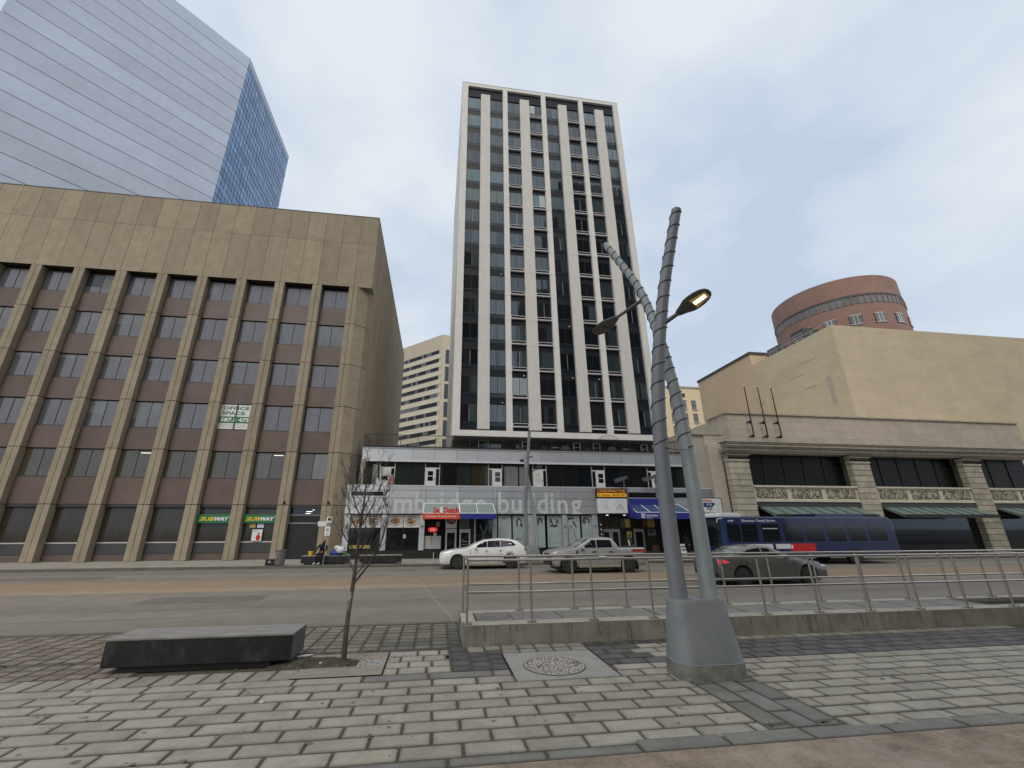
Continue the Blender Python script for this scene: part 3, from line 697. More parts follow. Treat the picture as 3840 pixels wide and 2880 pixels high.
def street_lamp(label, loc, rz, full=True, far=False):
    """Built at local origin = base centre; x along the kerb."""
    t = thing('street_lamp', label, 'street lamp', (0, 0, 0), 'twin pole street lamps')
    def base(b):
        # rounded tapered block, wider at the foot
        def ringp(hx, hy, r, z, cx=0.):
            out = []
            for sx, sy, a0 in ((1, 1, 0), (-1, 1, 90), (-1, -1, 180), (1, -1, 270)):
                for k in range(6):
                    a = math.radians(a0 + k * 18); out.append((cx + sx * (hx - r) + r * math.cos(a), sy * (hy - r) + r * math.sin(a), z))
            return out
        lv = [(.53, .34, .26, 0.0, .015), (.523, .333, .255, .19, .015), (.515, .325, .25, .195, .014), (.435, .20, .19, .955, -.005), (.43, .19, .185, .985, -.005)]
        vs = []; 
        for hx, hy, r, z, cx in lv: vs += ringp(hx, hy, r, z, cx)
        n = 24
        for i in range(4):
            m = 'basedirt' if i == 0 else 'basepaint'
            b.raw(vs, [(i * n + j, i * n + (j + 1) % n, (i + 1) * n + (j + 1) % n, (i + 1) * n + j) for j in range(n)], m, smooth=True)
        b.raw(vs[-n:], [tuple(range(n))], 'basepaint')
    part('lamp_base', t, base)
    if full:
        for cx in (-.24, .25): part('flange', t, lambda b: b.cyl((cx, 0, .985), .155, .012, 'basepaint', n=24))
    A = smooth_path([(-.245, .02, .985), (-.235, .05, 2.0), (-.21, .05, 3.1), (-.15, .05, 4.0), (-.03, .05, 4.9), (.17, .05, 5.9), (.39, .05, 6.8), (.86, .05, 8.44)] if not far else [(-.35, 0, .985), (-.36, 0, 3.), (-.25, 0, 5), (-.12, 0, 6.6), (.05, 0, 8.44)], 6)
    B = smooth_path([(.26, .03, .985), (.31, .10, 2.0), (.38, .22, 3.1), (.44, .36, 4.0), (.45, .5, 4.85), (.54, .95, 6.2), (.48, 1.42, 7.5), (.21, 2.2, 9.15)] if not far else [(.33, 0, .985), (.28, .1, 2.4), (.16, .3, 4.), (-.05, .6, 5.4), (-.09, .9, 6.3), (-.11, 1.1, 7.0)], 6)
    rA = [.128 - .028 * max(0, (p.z - 1) / 7.5) for p in A]; rB = [.124 - .044 * max(0, (p.z - 1) / 8.) for p in B]
    part('pole', t, lambda b: b.tube(A, rA, 'pole_shaded', 20)); part('pole', t, lambda b: b.tube(B, rB, 'pole_lit', 20))
    if full:
        for P_, R_, pit in ((A, rA, .36), (B, rB, .27)):
            def w(b, P_=P_, R_=R_, pit=pit):
                h = helix(P_, R_, 2.35, 20, pit); b.tube(h, .0085, 'wire', 5)
                for i in range(5, len(h), 7): b.blob(h[i] + (h[i] - P_[0]).normalized() * .0, (.013, .013, .018), 'bulb', 5, 3)
            part('fairy_light_wire', t, w)
        def w2(b):
            a = Vector((-.20, -.08, 3.28)); c = Vector((.38, .10, 3.30)); b.tube([a, a.lerp(c, .5) - Vector((0, 0, .03)), c], .006, 'wire', 5)
        part('fairy_light_wire', t, w2)
    for (a0, h0, h1, lit) in (((.11, .03, 5.64), (.34, -.18, 5.78), (.63, -.76, 5.95), True), ((.50, 1.2, 6.93), (.15, 1.86, 6.80), (-.09, 2.7, 6.75), False)):
        lit_on = lit and not far; hd = MB(); base_, d, side, up, L = lamp_head(hd, h0, h1, lit)
        ho = hd.build('lamp_head', t)
        part('arm', ho, lambda b: b.tube([a0, Vector(a0).lerp(Vector(h0), .6), Vector(h0) + d * .04], [.042, .04, .036], 'lamphead', 10))
        def under(b):
            c = base_ + d * L * .66 - up * .042
            b.face([c + d * L * .26 + side * .075, c + d * L * .26 - side * .075, c - d * L * .16 - side * .12, c - d * L * .16 + side * .12], 'ledlens' if lit_on else 'lampunder')
        part('lens', ho, under)
        def led(b):
            c = base_ + d * L * .66 - up * .047
            b.face([c + d * L * .2 + side * .034, c + d * L * .2 - side * .034, c - d * L * .13 - side * .034, c - d * L * .13 + side * .034], 'led' if lit_on else 'lampunder')
        part('led_strip', ho, led)
    return t
la = street_lamp('foreground grey street lamp, two crossing wire wrapped poles on a tapered base', None, 0)
la.location = (3.97, 6.5, 0)
lb = street_lamp('distant slim street lamp standing across the road behind the white car', None, 0, far=True); lb.location = (6.24, 27.85, 0)

# ------------------------------------------------------------------ benches
def bench(x0, x1, y0, y1, label, z=.46, near=True):
    t = thing('stone_bench', label, 'bench', ((x0 + x1) / 2, (y0 + y1) / 2, 0), 'dark stone benches')
    d = .045
    def body(b):
        prof = [(y0 + .006, .085), (y1 - .006, .085), (y1, .092), (y1, z - .035), (y0, z - .035), (y0, .092)]
        n = 6; vs = [(x0, *p) for p in prof] + [(x1, *p) for p in prof]
        b.raw(vs, [tuple(range(n))], 'graniteside'); b.raw(vs, [tuple(range(n, 2 * n))[::-1]], 'graniteside')
        b.raw(vs, [(i, n + i, n + (i + 1) % n, (i + 1) % n) for i in range(n)], 'granite')
    part('body', t, body)
    part('top_slab', t, lambda b: b.box(x0 - .004, x1 + .004, y0 - .004, y1 + .004, z - .032, z, 'granitetop'), bevel=.006)
    part('plinth', t, lambda b: b.box(x0 + .2, x1 - .30, y0 + .05, y1 - .1, 0, .083, 'black'))
    return t
bench(-4.75, -2.12, 7.70, 8.38, 'near dark stone bench with scuffed front, on the plaza beside the bare tree')
bench(-7.72, -5.02, 27.42, 28.1, 'far dark stone bench across the road that the person and the bags are on', .5)
bench(-4.42, -1.95, 27.42, 28.1, 'empty far dark stone bench in front of the food pictures', .5)

# ------------------------------------------------------------------ the bare tree
def tree():
    random.seed(21)
    t = thing('bare_tree', 'thin leafless young tree growing from the soil pit on the plaza', 'tree', (-1.33, 7.77, 0))
    tr = [(-1.335, 7.77, -.05), (-1.345, 7.77, .35), (-1.335, 7.77, .73), (-1.31, 7.77, 1.11), (-1.30, 7.78, 1.42), (-1.29, 7.78, 1.7), (-1.285, 7.78, 2.02), (-1.265, 7.78, 2.32), (-1.255, 7.78, 2.55), (-1.26, 7.79, 2.78), (-1.28, 7.80, 3.0), (-1.30, 7.80, 3.22)]
    rr = [.048, .040, .035, .033, .030, .027, .023, .019, .014, .010, .006, .003]
    def trunk(b): b.tube(smooth_path(tr[4:], 3), [rr[4 + i // 3] * (1 - (i % 3) / 3) + rr[min(5 + i // 3, 11)] * (i % 3) / 3 for i in range(22)], 'bark', 9); Q = smooth_path(tr[:5], 4); RR = [rr[i // 4] * (1 - (i % 4) / 4) + rr[i // 4 + 1] * (i % 4) / 4 if i < 16 else rr[4] for i in range(17)]; b.tube(Q[:7], RR[:7], 'bark', 10); b.tube(Q[6:12], RR[6:12], 'barkwhite', 10); b.tube(Q[11:], RR[11:], 'bark', 10)
    part('trunk', t, trunk)
    def grow(b, p, d, L, r, lev):
        n = 5; pts = [Vector(p)]; dd = Vector(d).normalized(); rad = [r]
        for i in range(n):
            dd = (dd + Vector((random.gauss(0, .08), random.gauss(0, .08), random.gauss(.07, .05)))).normalized()
            pts.append(pts[-1] + dd * L / n); rad.append(max(.0023, r * (1 - .75 * (i + 1) / n)))
        b.tube(pts, rad, 'twig' if lev else 'bark', 5 if lev else 6, caps=False)
        if lev < 3:
            k = (5, 4, 2)[lev]
            for i in range(k):
                q = random.uniform(.25, .98); idx = min(int(q * n), n - 1); base = pts[idx].lerp(pts[idx + 1], q * n - idx)
                a = random.uniform(0, 2 * PI); sd = (dd + Vector((math.cos(a), math.sin(a), random.uniform(-.2, .3))) * random.uniform(.45, .8)).normalized()
                grow(b, base, sd, L * random.uniform(.38, .62), max(.002, rad[idx] * .55), lev + 1)
    def crown(b):
        def limb(pts, r):
            P = smooth_path(pts, 3); R = [r * (1 - .8 * i / (len(P) - 1)) + .002 for i in range(len(P))]; b.tube(P, R, 'bark', 7, caps=False)
            for i in range(len(P) // 3, len(P), 1):
                d = (P[i] - P[i - 1]).normalized()
                if random.random() < .95:
                    a = random.uniform(0, 2 * PI); grow(b, P[i], d + Vector((math.cos(a), math.sin(a), .2)) * .6, random.uniform(.22, .5), R[i] * .6, 1)
            grow(b, P[-1], P[-1] - P[-2], .35, R[-1], 1)
        limb([(-1.31, 7.77, 1.13), (-1.10, 7.72, 1.40), (-.97, 7.70, 1.62), (-.87, 7.68, 1.87), (-.82, 7.66, 2.2)], .019)
        limb([(-1.30, 7.77, 1.25), (-1.20, 7.82, 1.38), (-1.14, 7.85, 1.6), (-1.08, 7.86, 1.95)], .010)
        limb([(-1.295, 7.78, 1.45), (-1.36, 7.7, 1.68), (-1.54, 7.62, 1.95), (-1.57, 7.6, 2.25)], .013)
        limb([(-1.29, 7.78, 1.62), (-1.19, 7.9, 1.78), (-1.10, 7.98, 2.05), (-1.0, 8.02, 2.4)], .014)
        limb([(-1.285, 7.78, 1.9), (-1.40, 7.86, 2.07), (-1.53, 7.95, 2.32), (-1.56, 7.98, 2.55)], .013)
        limb([(-1.275, 7.78, 2.05), (-1.18, 7.7, 2.2), (-1.06, 7.62, 2.45), (-1.0, 7.6, 2.65)], .012)
        limb([(-1.27, 7.78, 2.2), (-1.36, 7.72, 2.33), (-1.44, 7.66, 2.55), (-1.46, 7.64, 2.75)], .010)
        limb([(-1.26, 7.78, 2.35), (-1.20, 7.86, 2.5), (-1.14, 7.9, 2.75), (-1.12, 7.9, 2.95)], .010)
        limb([(-1.255, 7.78, 2.5), (-1.33, 7.74, 2.62), (-1.38, 7.72, 2.82)], .008)
        limb([(-1.30, 7.77, 1.30), (-1.37, 7.74, 1.42), (-1.41, 7.72, 1.62)], .007)
        for i in range(5, 11):
            for _ in range(3):
                a = random.uniform(0, 2 * PI); grow(b, Vector(tr[i]).lerp(Vector(tr[i + 1]), random.random()), (math.cos(a) * .8, math.sin(a) * .8, .9), random.uniform(.22, .5) * (1 if i < 8 else .6), .005, 1)
    part('crown', t, crown)
tree()
# ------------------------------------------------------------------ the white apartment tower and its podium
TB = thing('apartment_tower', 'tall white concrete apartment tower with dark windows above a silver shop podium', 'building', (10.7, 33, 0))
YT = 35.14
COLS = [(1.76, 3.29), (4.37, 5.90), (6.45, 7.95), (9.06, 10.58), (11.13, 12.66), (13.72, 15.27), (15.82, 17.29), (18.39, 19.75)]
def core(b):
    b.box(1.08, 20.38, YT + .55, 60, 9.62, 52.35, 'white')
    b.box(1.3, 20.2, 36.75, 59.5, 5.0, 9.62, 'black'); b.box(-6.2, 23, 35.2, 59, 0, 8.0, 'stonegrey')
part('wall', TB, core)
def shell(b):
    b.box(1.08, 1.76, YT, YT + .56, 9.62, 52.45, 'white'); b.box(19.75, 20.38, YT, YT + .56, 9.62, 52.45, 'white')
    b.box(1.76, 19.75, YT, YT + .56, 51.98, 52.45, 'white'); b.box(1.76, 19.75, YT, YT + .56, 9.62, 10.14, 'white')
    for x0, x1 in ((5.90, 6.45), (10.58, 11.13), (15.27, 15.82)): b.box(x0, x1, YT + .002, YT + .56, 10.14, 51.98, 'white')
    b.box(1.06, 20.40, YT - .012, 60.1, 52.45, 52.51, 'seam')
    for k in range(15):      # panel joints
        z = 12.62 + 2.7 * k - 2.35
        for x0, x1 in ((1.08, 1.76), (5.90, 6.45), (10.58, 11.13), (15.27, 15.82), (19.75, 20.38)): b.box(x0 + .003, x1 - .003, YT - .002, YT, z, z + .018, 'seam')
        b.box(1.077, 1.08, YT, 60, z, z + .02, 'seam')
    for y in (YT + .9, 38.4, 42, 46, 50, 55): b.box(1.076, 1.08, y, y + .05, 9.62, 52.35, 'seam')
    random.seed(5)
    for _ in range(22):
        y = random.uniform(36, 50); z = random.uniform(10, 38); b.box(1.07, 1.08, y, y + .12, z, z + random.uniform(.1, .7), 'seam')
part('facade_frame', TB, shell)
for x0, x1 in ((3.29, 4.37), (7.95, 9.06), (12.66, 13.72), (17.29, 18.39)):
    def pier(b):
        b.box(x0, x1, YT - .02, YT + .5, 10.27, 50.85, 'pier')
        for k in range(15):
            z = 12.62 + 2.7 * k - 2.35
            if k: b.box(x0 + .002, x1 - .002, YT - .022, YT - .02, z, z + .018, 'seam')
            for sx in (.12, x1 - x0 - .14):
                for dz in (.35, 1.5): b.box(x0 + sx, x0 + sx + .025, YT - .0225, YT - .02, z + dz, z + dz + .04, 'seam')
    part('pier', TB, pier)
for i, (x0, x1) in enumerate(COLS): part('spandrel', TB, lambda b: b.box(x0, x1, YT + .33, YT + .39, 10.14, 50.6, 'spandrel'))
def back(b): b.box(1.765, 19.745, YT + .25, YT + .29, 50.60, 51.975, 'soffit')
part('header', TB, back)
random.seed(11)
fix = {(0, 9): 6, (1, 9): 6, (2, 9): 6, (2, 1): 7, (6, 14): 8, (7, 14): 8, (7, 12): 8, (0, 14): 8, (0, 13): 8, (1, 13): 8, (0, 10): 8, (1, 10): 8, (3, 9): 8, (4, 9): 8, (4, 13): 3, (7, 1): 3}
wl = []
for k in range(15):
    for i, (x0, x1) in enumerate(COLS):
        zt = 12.62 + 2.7 * k; kind = fix.get((i, k))
        if kind is None:  # paler top rows and darker right columns paint in the mirrored sky and blocks
            if k > 8: kind = random.choice((1, 2, 2, 3, 4, 4))
            elif i in (1, 2): kind = random.choice((1, 2, 3, 3, 4))
            elif i in (4, 5, 6, 7): kind = random.choice((0, 0, 1, 5, 2, 0, 1))
            else: kind = random.choice((0, 1, 2, 5, 1))
        wl.append((k, i, x0, x1, zt, kind))
def win(b, k, i, x0, x1, zt, kind):
    y = YT + .30; zb = zt - 1.66; xm = (x0 + x1) / 2
    b.box(x0, x1, y + .02, y + .06, zb - .42, zt + .0, 'wframe')
    kk = [kind, kind]
    if random.random() < .3 and kind < 6: kk[random.randrange(2)] = random.choice((0, 1, 2, 3))
    for (a, c), q in zip(((x0 + .045, xm - .025), (xm + .025, x1 - .045)), kk):
        t = random.uniform(-.004, .004)
        b.raw([(a, y + t, zb + .04), (c, y - t, zb + .04), (c, y - t, zt - .05), (a, y + t, zt - .05), ], [(0, 1, 2, 3)], GL[q])
        if q in (1, 2, 3, 4, 5) and random.random() < .5:   # a drawn curtain showing through part of the pane
            w = (c - a) * random.uniform(.25, .8); s = a if random.random() < .5 else c - w
            b.raw([(s, y - .003, zb + .04), (s + w, y - .003, zb + .04), (s + w, y - .003, zt - .05), (s, y - .003, zt - .05)], [(0, 1, 2, 3)], GL[random.choice((1, 2, 2, 3))])
    if random.random() < .28: b.box(xm + .03, xm + .055, y - .006, y - .002, zb + .05, zt - .2, 'curtain')
    if (k, i) == (9, 3): b.box(xm + .03, x1 - .05, y - .012, y - .004, zb + .02, zt - .03, 'curtain')
    if (k, i) == (14, 3): b.box(x0 + .05, xm - .03, y - .012, y - .004, zb + .4, zt - .03, 'curtain')
    if i in (0, 1, 4, 7): b.box(x0 + .045, x1 - .045, y + .0, y + .02, zb - .36, zb - .06, 'stripglass')
for w_ in wl[:100]: part('window', TB, lambda b: win(b, *w_))
wo = part('window', TB, lambda b: [win(b, *w_) for w_ in wl[100:]]); wo['kind'] = 'stuff'
def ledge(b, x0, x1, zt):
    y0, y1 = YT + .10, YT + .30; z0 = zt - 2.12; z1 = zt - 1.72
    b.box(x0, x1, y0, y1, z0 + .03, z0 + .14, 'ledge'); b.box(x0, x1, y0, y0 + .05, z1 - .05, z1, 'ledge')
    b.box(x0, x0 + .07, y0, y0 + .07, z0 + .14, z1 - .05, 'ledge'); b.box(x1 - .07, x1, y0, y0 + .07, z0 + .14, z1 - .05, 'ledge')
    b.box(x0 + .07, x1 - .07, y0 + .1, y1, z0 + .17, z1 - .02, 'black')
for k in range(15):
    for i in (2, 3, 5, 6):
        if k == 14 and i == 2: continue
        x0, x1 = COLS[i]; part('planter_ledge', TB, lambda b: ledge(b, x0 + .02, x1 - .02, 12.62 + 2.7 * k))
for i, k in ((1, 0), (2, 1), (4, 1), (5, 1), (4, 3), (1, 5), (1, 12)):
    x = COLS[i][1] - .35; z = 12.62 + 2.7 * k + .1; part('ceiling_lamp', TB, lambda b: b.cyl((x, YT + .12, z), .08, .05, 'textwhite', n=12))

# second floor, fascia band and parapet panels
YP = 31.64; YB = 33.14
def panels(b):
    z = [5.0, 4.67, 4.135, 3.565, 3.02]
    xs = [-6.37, -3.76, -3.41, -1.13, -.77, 1.69, 4.19, 4.50, 6.85, 7.15, 9.49, 9.83, 12.10]
    b.box(-6.33, 23.15, YP + .03, YP + .5, 3.0, 4.98, 'panelgap')
    def pan(a, c, i, t):
        b.box(a + .012, c - .012, YP, YP + .03, z[i + 1] + .012, z[i] - .012, 'silver', t)
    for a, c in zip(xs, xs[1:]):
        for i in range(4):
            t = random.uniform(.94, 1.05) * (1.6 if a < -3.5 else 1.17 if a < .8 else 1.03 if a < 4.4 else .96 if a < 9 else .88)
            if a == -6.37 and i == 1: 
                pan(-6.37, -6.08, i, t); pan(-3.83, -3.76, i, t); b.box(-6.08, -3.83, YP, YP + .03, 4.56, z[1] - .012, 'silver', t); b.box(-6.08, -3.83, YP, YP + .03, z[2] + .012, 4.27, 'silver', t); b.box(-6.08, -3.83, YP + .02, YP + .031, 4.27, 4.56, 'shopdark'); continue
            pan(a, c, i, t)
    for a, c in ((12.10, 14.9), (14.9, 17.28), (17.28, 18.14), (18.14, 20.0), (20.0, 22.6), (22.6, 23.15)):
        for i in range(4):
            if i == 1 and a in (14.9, 18.14): b.box(a + .08, c - .06, YP + .02, YP + .031, 4.29, 4.63, 'shopdark'); b.box(a, c, YP, YP + .03, z[2] + .012, 4.27, 'silver', .95); continue
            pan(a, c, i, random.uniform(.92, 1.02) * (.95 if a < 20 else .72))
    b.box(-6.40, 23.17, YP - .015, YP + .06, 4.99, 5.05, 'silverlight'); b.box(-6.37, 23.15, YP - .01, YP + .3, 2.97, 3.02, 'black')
    b.box(-6.40, -6.37, YP, YP + 4, 3.0, 5.0, 'silver', 1.3)
part('parapet_panel', TB, panels)
random.seed(2)
def band(b):
    b.box(-5.82, 21.1, YB + .03, YB + .6, 7.0, 8.1, 'panelgap')
    x = -5.82; j = [-3.76, -2.02, -.28, 1.44, 3.17, 4.92, 6.66, 8.40, 10.14, 11.87, 13.61, 15.34, 17.06, 18.8, 20.5, 21.12]
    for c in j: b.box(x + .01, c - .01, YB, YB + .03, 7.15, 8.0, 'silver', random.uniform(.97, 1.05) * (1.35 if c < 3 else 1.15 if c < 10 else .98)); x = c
    b.box(-5.84, 21.13, YB - .03, YB + .05, 6.98, 7.14, 'silverlight'); b.box(-5.84, 21.13, YB - .04, YB + .3, 8.0, 8.09, 'silver', .8); b.box(-5.84, 21.13, YB - .045, YB + .4, 8.09, 8.17, 'black')
    b.box(-5.82, 21.1, YB, YB + 1.5, 6.94, 6.98, 'black')
    b.box(-5.86, -5.82, YB, YB + 3, 6.98, 8.1, 'silver', 1.1)
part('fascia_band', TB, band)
def terr(b):
    b.box(-5.8, 21.05, YB + .1, 37, 7.9, 8.12, 'stonegrey')
    b.box(1.3, 20.2, 36.7, 36.75, 8.12, 9.62, 'black')
    for x in (4.6, 6.2, 8.3, 10.3): b.box(x, x + .05, 36.66, 36.7, 8.12, 9.6, 'greydark')
    b.box(1.3, 20.2, 35.2, 36.75, 9.52, 9.62, 'greydark')
    for x0, x1 in ((4.55, 5.6), (7.0, 9.0)):
        b.box(x0, x1, 36.66, 36.69, 8.3, 9.62, GL[2])
    for x in (2.6, 11, 15.5, 17.2): b.box(x, x + 1.1, 36.66, 36.69, 8.2, 9.5, GL[1])
part('terrace', TB, terr)
def terrace_door(b, x, w=.7, dark=False):
    m = 'alu' if dark else 'doorwhite'
    b.box(x, x + .11, 36.5, 36.62, 8.12, 9.6, m); b.box(x + w - .11, x + w, 36.5, 36.62, 8.12, 9.6, m); b.box(x + .11, x + w - .11, 36.5, 36.62, 9.46, 9.6, m); b.box(x + .11, x + w - .11, 36.5, 36.62, 9.05, 9.1, m)
    b.box(x + .11, x + w - .11, 36.56, 36.6, 8.12, 9.46, 'shopdark')
for x in (7.5, 12.36, 14.25, 18.98): part('door', TB, lambda b: terrace_door(b, x), label='white framed terrace door')
part('door', TB, lambda b: terrace_door(b, 3.5, 1.0, True), label='dark terrace door')
def floor2(b):
    b.box(-5.8, 21.05, 33.5, 33.6, 5.0, 6.95, 'black')
    b.box(-6.2, 21.3, YP + .5, 33.6, 4.5, 4.7, 'stonegrey')
    b.box(-5.8, 21.05, 33.4, 33.55, 6.80, 6.95, 'black')
    b.box(21.05, 21.2, 33.1, 37, 5, 7, 'stonegrey')
part('second_floor_wall', TB, floor2)
P2 = [(-5.0, -4.55, 'smoke'), (-3.28, -2.1, 'sea0'), (-2.05, -.98, 'sea0'), (.35, 1.5, 'dark0'), (1.55, 2.7, 'sea0'), (2.75, 4.0, 'warm'), (5.3, 6.5, 'pane'), (6.56, 7.3, 'pane2'), (8.97, 10.2, 'dark'), (10.25, 11.4, 'dark'), (11.45, 12.65, 'smoke0'), (13.95, 15.2, 'smoke0'), (15.25, 16.4, 'dark'), (16.45, 17.6, 'dark'), (18.5, 19.7, 'dark'), (19.75, 20.95, 'dark')]
mm = {'sea0': glass('sea0', (.024, .029, .029), .06, 1.6), 'dark0': glass('dark0', (.012, .013, .012), .05, 1.5), 'warm': glass('warmw', (.035, .03, .017), .06, 1.5), 'pane': M['officepanel'], 'pane2': mat('pane2', (.16, .165, .19), .3), 'dark': glass('dark2', (.012, .014, .014), .06, 1.6), 'smoke': M['alu'], 'smoke0': GL[0]}
for x0, x1, k in P2:
    def w(b):
        b.box(x0, x1, 33.36, 33.41, 5.05, 6.82, 'wframe'); b.raw([(x0 + .03, 33.355, 5.1), (x1 - .03, 33.355, 5.1), (x1 - .03, 33.355, 6.78), (x0 + .03, 33.355, 6.78)], [(0, 1, 2, 3)], mm[k])
    part('window', TB, w)
for n, (x, left) in enumerate(((-4.42, 0), (-.95, 1), (4.06, 2), (7.72, 3), (12.72, 4), (17.63, 5))):
    def d(b):
        y = 33.30; b.box(x + .02, x + 1.1, y + .04, y + .1, 5.05, 6.55, 'alulight')
        dx = x if n in (0, 1) else x + .33; 
        if n == 3: dx = x + .0
        b.box(dx, dx + .82, y, y + .05, 5.05, 6.5, 'doorwhite')
        wz0, wz1 = (5.55, 6.3)
        b.box(dx + .2, dx + .62, y - .006, y, wz0, wz1, 'blind' if n in (3,) else 'shopdark'); b.box(dx + .2, dx + .62, y - .012, y - .004, (wz0 + wz1) / 2 - .03, (wz0 + wz1) / 2 + .02, 'doorwhite')
        if n == 0: b.box(dx + .2, dx + .62, y - .012, y - .006, 5.95, 6.3, 'blind')
        b.box(x - .03, x + .02, y, y + .1, 5.05, 6.9, 'alulight'); b.box(x + 1.1, x + 1.15, y, y + .1, 5.05, 6.9, 'alulight'); b.box(x, x + 1.12, y, y + .08, 6.5, 6.58, 'doorwhite')
        sx = (dx + .86, x + 1.08) if n in (0, 1, 3) else (x + .04, dx - .04); b.box(sx[0], sx[1], y + .02, y + .05, 5.1, 6.45, 'shopdark')
        b.box(dx + .74, dx + .78, y - .04, y, 5.6, 5.72, 'black')
    part('door', TB, d, label='white balcony door')
# letters on the parapet
def sign_letters(b, half):
    X = [('c', -5.15, -4.35, 3.05, 4.05), ('a', -4.2, -3.45, 3.05, 4.05), ('m', -3.0, -1.72, 3.05, 4.05), ('b', -1.52, -.80, 3.05, 4.57), ('r', -.62, -.10, 3.05, 4.05), ('i', .28, .52, 3.05, 4.56), ('d', .82, 1.68, 3.05, 4.57),
         ('g', 1.82, 2.68, None, None), ('e', 2.86, 3.72, 3.05, 4.05), ('b', 4.6, 5.42, 3.05, 4.58), ('u', 5.62, 6.38, 3.05, 4.05), ('i', 6.68, 6.92, 3.05, 4.57), ('l', 7.24, 7.42, 3.05, 4.58), ('d', 7.6, 8.40, 3.05, 4.58), ('i', 8.62, 8.86, 3.05, 4.57), ('n', 9.16, 9.95, 3.05, 4.05), ('g', 10.2, 11.08, None, None)]
    for c, x0, x1, z0, z1 in (X[9:] if half else X[:9]):
        if c == 'g': text_on(b, 'g', x0, x1, 2.57, 4.05, YP - .001, 'letter' if half else 'letterfaint', .012, .006, clipz=3.03)
        else: text_on(b, c, x0, x1, z0, z1, YP - .001, 'letter' if half else 'letterfaint', .012, .006)
for w_, l_ in ((0, 'pale letters reading cambridge'), (1, 'pale letters reading building')): part('wall_lettering', TB, lambda b: sign_letters(b, w_), label=l_)

# ground floor shop fronts
def gf(b):
    b.box(-6.2, 23, 32.5, 32.6, 0, 3.0, 'black'); b.box(-6.3, 12.3, YP + .1, YP + .7, 0, .55, 'black'); b.box(.42, 2.8, YP + .25, YP + .9, 0, .06, 'basegrey')
    b.box(-6.3, 23.1, YP + .1, 33, 2.98, 3.1, 'black')
    b.box(12.3, 12.68, YP + .1, YP + .5, 0, 2.97, 'black'); b.box(17.35, 17.8, YP, YP + .5, 0, 2.97, 'black')
    for z in (2.25, 1.9, 1.56): b.cyl((12.5, YP + .02, z), .06, .06, 'plate', 'y', 10)
    b.box(13.0, 23, YP + .4, YP + .6, 0, .3, 'basegrey')
part('shopfront_wall', TB, gf)
for x0, x1 in ((-6.36, -5.98), (-3.80, -3.42), (-1.13, -.76), (4.18, 4.50), (6.62, 7.42), (9.48, 9.84), (11.83, 12.25)):
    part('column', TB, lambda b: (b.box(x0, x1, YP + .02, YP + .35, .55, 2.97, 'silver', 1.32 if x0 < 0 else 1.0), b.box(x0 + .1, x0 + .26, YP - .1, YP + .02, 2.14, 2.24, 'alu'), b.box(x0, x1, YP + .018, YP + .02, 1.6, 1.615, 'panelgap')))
for x0, x1, w in ((-5.97, -3.83, 0), (-3.41, -1.14, 1)):
    def sw(b):
        b.box(x0, x1, YP + .22, YP + .26, .57, 2.96, 'wframe')
        xm = (x0 + x1) / 2
        for a, c in ((x0 + .03, xm - .03), (xm + .03, x1 - .03)): b.raw([(a, YP + .215, .6), (c, YP + .215, .6), (c, YP + .215, 2.05), (a, YP + .215, 2.05)], [(0, 1, 2, 3)], M['shopdark'])
        if w == 0: b.box(x0 + .1, x0 + 1.5, YP + .205, YP + .21, .68, .92, 'warmyellow', .6)
        else: b.box(xm + .05, xm + .22, YP + .205, YP + .21, 1.35, 1.62, 'plate')
    part('shop_window', TB, sw)
random.seed(9)
def foodpic(x0, x1, k, label):
    def f(b):
        y = YP + .195; b.box(x0, x1, y, y + .02, 2.08, 2.94, 'foodwhite'); cx, cz = (x0 + x1) / 2, 2.52; rx, rz = (x1 - x0) * .45, .36
        def el(cx, cz, rx, rz, m, dy, jit=0, n=20):
            P = [(cx + rx * math.cos(2 * PI * i / n) * (1 + random.uniform(-jit, jit)), cz + rz * math.sin(2 * PI * i / n) * (1 + random.uniform(-jit, jit))) for i in range(n)]
            b.raw([(p[0], y - dy, p[1]) for p in P], [tuple(range(n))], m)
        el(cx, cz, rx, rz, 'foodb', .002); el(cx, cz, rx * .93, rz * .9, 'plate', .003); el(cx, cz + .02, rx * .72, rz * .62, 'food', .004, .15)
        for _ in range(9): a = random.uniform(0, 6.28); r = random.random() ** .5 * .55; el(cx + rx * r * math.cos(a), cz + rz * r * math.sin(a), rx * random.uniform(.12, .26), rz * random.uniform(.1, .28), random.choice(('food', 'foodb', 'warmyellow', 'plate', 'rust')), .005 + random.uniform(0, .002), .2, 10)
    part('food_picture', TB, f, label=label)
for x0, x1, l in ((-5.95, -4.92, 'faded food picture behind the bare tree'), (-4.86, -3.85, 'food picture with a pale dish'), (-3.39, -2.31, 'food picture of a loaded breakfast plate'), (-2.26, -1.16, 'food picture of filled rolls on an oval dish')): foodpic(x0, x1, 0, l)
# restaurant entrance
def ent(b):
    y = YP + .3
    b.box(-.74, .42, y, y + .05, 1.5, 2.9, 'shopdark'); b.box(-.74, .45, y - .02, y + .03, .62, 1.5, 'alulight'); b.box(-.1, .12, y - .03, y - .02, 1.5, 1.72, 'plate'); b.box(-.3, -.18, y - .026, y - .02, 1.05, 1.35, 'warmyellow'); b.blob((-.24, y - .03, 1.40), (.05, .01, .06), 'foodb', 8, 4)
    b.box(.75, 1.56, y, y + .04, 2.02, 2.9, 'foodwhite', .6); b.blob((1.15, y - .01, 2.6), (.36, .01, .32), 'foodb', 14, 5); b.blob((1.15, y - .015, 2.62), (.28, .01, .24), 'food', 12, 5)
    b.box(1.75, 2.5, y, y + .04, 2.02, 2.9, 'officepanel'); b.box(2.58, 2.8, y, y + .3, 0, 2.96, 'black'); b.blob((.2, y - .01, 2.3), (.16, .01, .2), 'food', 10, 5)
